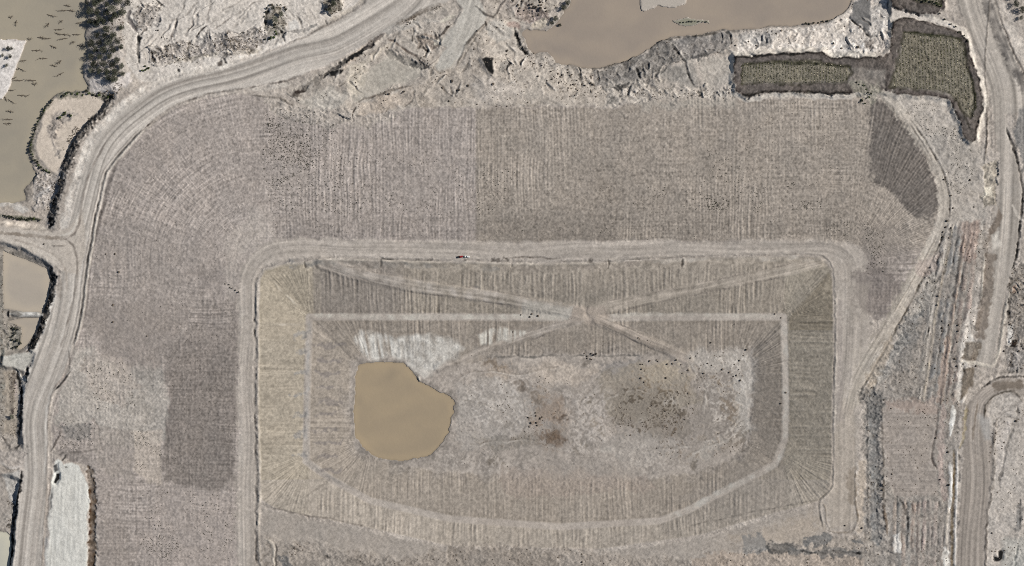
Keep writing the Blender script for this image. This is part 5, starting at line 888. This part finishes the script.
for P_, n, r0, r1, cl_ in (([(264,112),(300,106),(335,118),(345,170),(338,212),(272,214),(262,170)], 950, .42, .8, 0), ([(268,118),(312,112),(322,160),(272,190)], 420, .5, .9, .02), ([(340,150),(475,160),(480,215),(330,215)], 420, .4, .75, .5), ([(476,165),(520,170),(512,215),(476,215)], 110, .45, .85, .3), ([(635,185),(700,190),(700,218),(630,218)], 70, .45, .8, .5), ([(700,150),(742,150),(742,216),(700,216)], 170, .4, .8, .5), ([(704,199),(730,199),(728,210),(706,210)], 70, .5, 1.0, .2), ([(750,190),(765,190),(765,215),(750,215)], 40, .45, .8, .3), ([(785,140),(795,140),(795,190),(785,190)], 26, .4, .7, .2),
                        ([(600,180),(614,180),(612,240),(600,240)], 40, .35, .6, .3), ([(792,200),(826,200),(826,210),(792,210)], 40, .5, .9, .4), ([(815,222),(850,222),(850,240),(815,240)], 45, .4, .8, .3), ([(862,220),(885,230),(885,275),(866,275)], 130, .45, .85, .4), ([(742,104),(860,100),(866,180),(742,200)], 260, .35, .6, .5),
                        ([(140,490),(236,490),(236,560),(140,560)], 360, .4, .75, .45), ([(144,535),(180,535),(178,560),(144,560)], 110, .45, .85, .3), ([(84,360),(130,362),(135,405),(95,410)], 170, .4, .8, .4), ([(130,430),(162,430),(162,470),(135,470)], 130, .4, .7, .4), ([(60,420),(95,420),(95,450),(60,450)], 110, .4, .8, .4), ([(90,150),(230,120),(238,280),(90,300)], 130, .3, .6, .5), ([(170,300),(238,300),(238,470),(170,470)], 420, .3, .55, .4), ([(345,100),(475,110),(475,150),(345,150)], 70, .3, .5, .5), ([(90,240),(170,240),(190,310),(90,330)], 70, .3, .6, .5),
                        ([(925,130),(955,125),(972,150),(978,175),(960,195),(948,190),(938,165)], 170, .45, .85, .35), ([(900,105),(940,104),(955,130),(930,140)], 90, .4, .75, .3), ([(510,240),(870,244),(860,215),(520,215)], 260, .3, .6, .5), ([(270,216),(500,216),(500,238),(270,238)], 160, .3, .55, .5)):
    weeds += spots(P_, int(n * 1.6), r0 * 1.1, r1 * 1.05, .6, cl_ * .8)
merge('weeds', weeds, 'small dark weed tufts sprinkled over the ripped clay field', 'weeds', M['weed'], 'tuft')
scrub = []
for P_, n, r0, r1 in ((BUSHY, 420, .6, 1.3), ([(88,0),(126,0),(124,40),(122,76),(90,78),(86,40)], 420, .5, 1.1), ([(120,0),(150,0),(146,60),(128,70)], 90, .4, .8), ([(140,60),(255,40),(300,30),(200,70)], 120, .35, .8), ([(266,5),(284,4),(290,20),(280,34),(264,30)], 70, .6, 1.2), ([(322,0),(346,-8),(342,10),(331,16)], 60, .8, 1.5), ([(132,4),(162,0),(158,18),(140,30)], 70, .5, 1.0), ([(62,152),(72,140),(84,126),(104,106),(110,98),(98,100),(82,116),(70,132),(60,150)], 170, .5, 1.0), ([(86,92),(112,90),(116,80),(124,84),(112,102),(92,98)], 120, .5, 1.1), ([(36,176),(52,174),(54,190),(44,206),(36,206)], 90, .5, 1.0), ([(0,255),(3,255),(3,440),(0,440)], 140, .5, 1.0), ([(4,324),(22,326),(24,345),(10,352)], 70, .5, 1.0), ([(8,372),(16,370),(18,438),(8,438)], 120, .5, 1.0), ([(6,500),(16,500),(12,530),(5,530)], 60, .5, 1.0), ([(396,24),(440,3),(444,6),(400,30)], 90, .4, .9)):
    scrub += spots(P_, n, r0, r1, 1.0, .15)
merge('scrub', scrub, 'grey-brown scrub in thick bands along banks and gullies', 'scrub', M['leaf_dry'], 'tuft')
crop = []; cropd = []
for P_, sx, sy in ((IN1, 2.9, 1.4), (IN2, 3.2, 1.4), (IN3, 2.8, 1.4)):
    a = np.array(P_); x = a[:, 0].min()
    while x < a[:, 0].max():
        y = a[:, 1].min() + random.uniform(0, 1.5)
        while y < a[:, 1].max():
            if inpoly(P_, x, y):
                (cropd if random.random() < .25 else crop).append((x + random.gauss(0, .25) + (y - 60) * (.05 if P_ is IN2 else 0), y, random.uniform(.5, 1.05), random.uniform(.5, 1.1)))
            y += sy * random.uniform(.6, 1.3)
        x += sx
merge('young_plants', crop, 'rows of olive-green young plants on the topsoil stockpiles', 'plants', M['crop'], 'tuft'); merge('dry_plants', cropd, 'straw-coloured dry plants scattered among the rows on the stockpiles', 'plants', M['crop_dry'], 'tuft')
# rubble: uncountable clods; larger boulders are things of their own
rub = []
for P_, n, r0, r1, cl_ in ((NBANK, 900, .35, .9, .2), ([(536,54),(597,70),(610,90),(606,104),(520,104),(500,70)], 420, .4, .9, .1), (BK, 260, .35, .7, .2), ([(606,84),(690,90),(735,84),(735,98),(640,100)], 260, .35, .8, .1), (WZ, 300, .35, .8, .2), (RUB, 900, .4, 1.0, .1), ([(610,395),(690,390),(705,440),(620,438)], 420, .35, .9, .35), ([(690,352),(752,352),(750,400),(700,395)], 160, .35, .8, .3), ([(500,380),(560,375),(560,440),(500,440)], 180, .35, .8, .4), ([(640,420),(745,400),(748,450),(660,470)], 260, .35, .8, .4), ([(460,380),(620,380),(640,470),(460,468)], 200, .3, .6, .4),
                           (EASTB, 1300, .35, .85, .2), ([(1010,265),(1024,262),(1024,372),(1008,372)], 220, .4, 1.0, 0), ([(988,420),(1024,410),(1024,566),(990,566)], 300, .35, .8, .3), ([(484,200),(510,200),(500,210)], 10, .3, .5, 0), ([(430,360),(760,316),(780,316),(640,350)], 40, .4, .7, .2), ([(62,176),(52,176),(42,226),(54,226)], 120, .5, 1.0, 0), ([(50,268),(56,268),(48,320),(30,352),(24,352),(42,312)], 200, .5, 1.0, 0)):
    rub += [q for q in spots(P_, int(n * .8), r0 * .75, r1 * .95, .8, cl_ + .25) if not (inpoly(TRI, q[0], q[1]) or inpoly(GRAMP, q[0], q[1]))]
merge('rubble', rub, 'loose brown and grey rubble clods over the spoil banks', 'rubble', M['boulder'], 'clod')
BOULD = []
for k in range(6):
    bm = bmesh.new(); bmesh.ops.create_icosphere(bm, subdivisions=2, radius=1); r = random.Random(200 + k); ax = [(Vector((r.gauss(0, 1), r.gauss(0, 1), r.gauss(0, 1))).normalized(), r.uniform(.55, .9)) for _ in range(7)]
    for v in bm.verts:
        for d, q in ax:
            t = v.co.dot(d)
            if t > q: v.co -= d * (t - q)
        v.co.z *= .85
    BOULD.append(tomesh(bm, 'boulder', M['dark_rock' if k < 4 else 'boulder']))
def boulders(pts, s0, s1, label, group):
    for k, (px, py) in enumerate(sorted(pts)):
        o = bpy.data.objects.new('boulder', random.choice(BOULD)); col.objects.link(o); s = random.uniform(s0, s1); o.scale = (s * random.uniform(.8, 1.2), s, s * random.uniform(.8, 1.1)); o.rotation_euler = (0, 0, random.uniform(0, 6.28)); o.location = W(px, py, s * .3); tag(o, label + ', %s from the left' % ORD[k], 'boulder', group)
def rp(P_, n, seed): random.seed(seed); return [(a, b) for a, b, _, _ in spots(P_, n, 1, 1)]
boulders(rp([(512,0),(548,0),(548,14),(520,18)], 26, 1) , .7, 1.4, 'dark boulder on the rubble point left of the top pond', 'boulders on the point by the top pond')
boulders([(542,65),(551,71),(558,73),(568,72),(572,74),(591,76),(531,61),(534,63),(568,69),(585,85),(577,80),(582,84)] + rp([(520,70),(600,78),(598,98),(510,92)], 16, 2), .7, 1.25, 'dark boulder on the pale bank below the top pond', 'boulders on the bank below the top pond')
boulders([(442.5,87.5),(459,90),(468,85.5),(493,84),(452,81),(386,94.5),(402,93),(404,91.5),(449,101),(389,94),(474,49),(507,50.5)], .8, 1.5, 'dark boulder on the broken ground north of the field', 'boulders north of the field')
boulders(rp([(636,362),(700,356),(690,372),(650,385),(630,380)], 18, 4) + [(741,361),(745,356),(748,350),(736,365),(735,377),(738,376),(742,381),(731,373),(724,370),(713,366),(709,364),(705,374)], .6, 1.15, 'dark boulder on the right half of the pit floor', 'boulders on the right half of the pit floor')
boulders(rp([(583,354),(598,354),(596,362),(584,360)], 9, 5) + rp([(528,412),(545,412),(540,430),(528,428)], 10, 6), .6, 1.1, 'dark boulder in a cluster on the middle of the pit floor', 'boulders in the middle of the pit floor')
boulders([(776,314),(782,318),(521,315),(532,314),(530,317),(538,316),(787,393),(782,404),(513,332),(639,338),(712,343)], .7, 1.1, 'dark boulder on the pale pit bench', 'boulders on the pit bench')
boulders([(944,179.5),(970,180),(951,195.5),(974,207),(953,208),(947,221),(946,227),(949,238),(945,227.5),(943,237),(951,228),(943,232)], .8, 1.3, 'dark boulder beside the access track bend', 'boulders beside the access track')
boulders([(938,296),(937,305),(942,321),(942,328),(942,331),(958,325),(958,331),(949,325),(935,368.5),(976,366),(1004,351),(1019,351),(957,342),(955,359),(957,366)], .8, 1.3, 'dark boulder lying in the striped spoil rows', 'boulders in the spoil rows')
boulders([(845,525.5),(862,528),(940,479.5),(948,452),(949,485),(884,400),(892,474),(883,485),(883,490),(936,438),(992,533),(1016,421)], .8, 1.3, 'dark boulder on the ground left of the lower right haul road', 'boulders left of the lower right haul road')
boulders([(749,41),(777,33),(834,43),(842,48),(736,45),(757,45),(782,30),(858,47)], .9, 1.6, 'dark boulder on the white rough bank above the planted strip', 'boulders on the white bank')
boulders([(44,244),(115,254),(119,272),(106,254),(113,322),(26,330.5),(28,324),(147,336),(113,305)], .6, 1.1, 'dark lump lying near the haul road or in the left ponds', 'lumps near the haul road')
boulders(rp([(150,10),(165,25),(175,40),(148,40)], 12, 9), .5, .9, 'dark stone on the pale silt fan', 'stones on the silt fan')
# drowned dead trees in the left pond
def deadtree(seed, L):
    r = random.Random(seed); bm = bmesh.new(); p = Vector((-L / 2, 0, .15)); n = 5; d = Vector((1, 0, .0)); pts = [p.copy()]
    for i in range(n): p = p + Vector((L / n, r.uniform(-.35, .35), r.uniform(-.05, .22))); pts.append(p.copy())
    for i in range(n): tube(bm, pts[i], pts[i + 1], .32 - .045 * i, .32 - .045 * (i + 1), 6)
    for k in range(int(6 + L * 1.1)):
        i = r.randrange(1, n + 1); a = pts[i - 1].lerp(pts[i], r.random()); an = r.uniform(.3, .9) * r.choice([-1, 1]); l_ = r.uniform(.8, 2.6); b = a + Vector((math.cos(an) * l_, math.sin(an) * l_, r.uniform(-.2, .9))); tube(bm, a, b, .15, .07, 4)
        if r.random() < .6: c = a.lerp(b, .6); an2 = an + r.uniform(-.7, .7); tube(bm, c, c + Vector((math.cos(an2) * l_ * .6, math.sin(an2) * l_ * .6, r.uniform(-.1, .5))), .11, .05, 3)
    me = tomesh(bm, 'dead_tree', M['dead_wood']); return me
DEAD = [deadtree(300 + k, L) for k, L in enumerate((12, 9, 7, 5, 10, 6))]
random.seed(8)
DT = [(36,50,0,5),(41,58,0,175),(50,15,1,20),(52,46,2,25),(57,29,1,0),(66,5,2,10),(64,34,0,5),(60,21,3,150),(75,34,1,0),(46,38,1,170),(40,37,2,10),(62,38,1,175),(52,65,2,5),(58,61,3,150),(22,60,2,170),(14,68,2,20),(20,69,1,35),(58,74,0,160),(12,78,1,160),(17,80,1,175),(30,80,1,175),(33,83,3,0),(9,90,1,5),(22,95,0,2),(10,101,1,35),(4,98,2,60),(7,119,1,178),(8,111,2,5),(6,123,2,5),(9,16,3,0),(15,22,3,100),(70,10,2,5),(72,42,3,160),(62,10,1,172),(56,33,2,15),(46,24,3,140),(78,22,2,160),(28,38,3,10),(80,45,2,5)]
cnt = {}; DT = DT[:2] + sorted(DT[2:], key=lambda q: q[1])
for k, (px, py, v, an) in enumerate(DT):
    o = bpy.data.objects.new('dead_tree', DEAD[v]); col.objects.link(o); o.location = (px - 512, 283 - py, -6.88); s = random.uniform(.85, 1.1); o.scale = (s, s * random.choice([1, -1]), s); o.rotation_euler = (random.uniform(-.1, .1), 0, math.radians(-an + random.uniform(-6, 6)))
    shore = px < 35 and py > 60; big = {0: 'largest bare dead tree lying in the pond right of the white island', 1: 'long dead tree below the largest one in the left pond'}.get(k)
    if not big: cnt[shore] = cnt.get(shore, -1) + 1; big = ('bare dead timber in the shallows of the left shore, %s from the top' if shore else 'bare dead branch half sunk in the open left pond, %s from the top') % ORD[cnt[shore]]
    tag(o, big, 'dead tree', 'drowned timber along the left shore' if shore else 'drowned timber in the left pond')
# ------------------------------------------------------------------ vehicles parked on the crest road
def box(bm, x0, x1, y0, y1, z0, z1, tx=0, ty=0, bev=.06):
    v = [bm.verts.new(p) for p in ((x0, y0, z0), (x1, y0, z0), (x1, y1, z0), (x0, y1, z0), (x0 + tx, y0 + ty, z1), (x1 - tx, y0 + ty, z1), (x1 - tx, y1 - ty, z1), (x0 + tx, y1 - ty, z1))]
    fs = [bm.faces.new([v[i] for i in f]) for f in ((3, 2, 1, 0), (4, 5, 6, 7), (0, 1, 5, 4), (1, 2, 6, 5), (2, 3, 7, 6), (3, 0, 4, 7))]
    if bev: bmesh.ops.bevel(bm, geom=list({e for f in fs for e in f.edges}), offset=bev, segments=2, affect='EDGES')
def part(name, parent, mat, *boxes, **kw):
    bm = bmesh.new()
    for b in boxes: box(bm, *b)
    o = bpy.data.objects.new(name, tomesh(bm, name, M[mat])); col.objects.link(o); o.parent = parent; return o
def wheel(parent, x, y):
    bm = bmesh.new(); bmesh.ops.create_cone(bm, cap_ends=True, segments=18, radius1=.40, radius2=.40, depth=.27, matrix=Matrix.Rotation(math.pi / 2, 4, 'X')); t = bpy.data.objects.new('wheel', tomesh(bm, 'tyre', M['tyre'])); col.objects.link(t); t.parent = parent; t.location = (x, y, .40)
    bm = bmesh.new(); bmesh.ops.create_cone(bm, cap_ends=True, segments=14, radius1=.22, radius2=.22, depth=.30, matrix=Matrix.Rotation(math.pi / 2, 4, 'X')); r = bpy.data.objects.new('rim', tomesh(bm, 'rim', M['steel'])); col.objects.link(r); r.parent = t
def pickup(px, py, ang, paint, tray, label):
    e = bpy.data.objects.new('pickup_truck', None); col.objects.link(e); e.location = W(px, py, .02); e.rotation_euler = (0, 0, math.radians(ang)); tag(e, label, 'truck')
    part('body', e, paint, (-2.65, 2.65, -.92, .92, .48, 1.02, .05, .04)); part('hood', e, paint, (1.25, 2.55, -.86, .86, 1.0, 1.16, .08, .06)); c = part('cab', e, paint, (-.75, 1.35, -.84, .84, 1.0, 1.78, .42, .14)); part('windscreen', c, 'dark_glass', (.98, 1.22, -.66, .66, 1.16, 1.66, .11, .06, .02)); part('rear_window', c, 'dark_glass', (-.72, -.46, -.64, .64, 1.2, 1.66, .11, .06, .02))
    for s in (-1, 1): part('side_window', c, 'dark_glass', (-.35, .95, s * .77 - .05, s * .77 + .05, 1.2, 1.62, .18, .02, .01))
    part('tray', e, tray, (-2.62, -.82, -.9, .9, 1.0, 1.28, .03, .03)); part('bumper', e, 'black_plastic', (2.6, 2.78, -.88, .88, .45, .72, .02, .04)); part('bull_bar', e, 'steel', (2.76, 2.86, -.6, .6, .6, 1.05, .02, .1, .02))
    for s in (-1, 1): part('headlight', e, 'lamp_glass', (2.6, 2.69, s * .68 - .16, s * .68 + .16, .82, .98, .01, .02, .01)); part('tail_light', e, 'tail_red', (-2.69, -2.6, s * .78 - .09, s * .78 + .09, .72, .98, .01, .01, .01))
    for x_ in (-1.6, 1.65):
        for s in (-1, 1): wheel(e, x_, s * .82)
pickup(460.2, 256.8, 8, 'red_paint', 'black_plastic', 'dark red pickup truck with a black tray on the crest road')
pickup(467.3, 256.6, -4, 'white_paint', 'white_paint', 'white pickup truck parked right of the red one on the crest road')
print('done', round(time.time() - T0, 1))
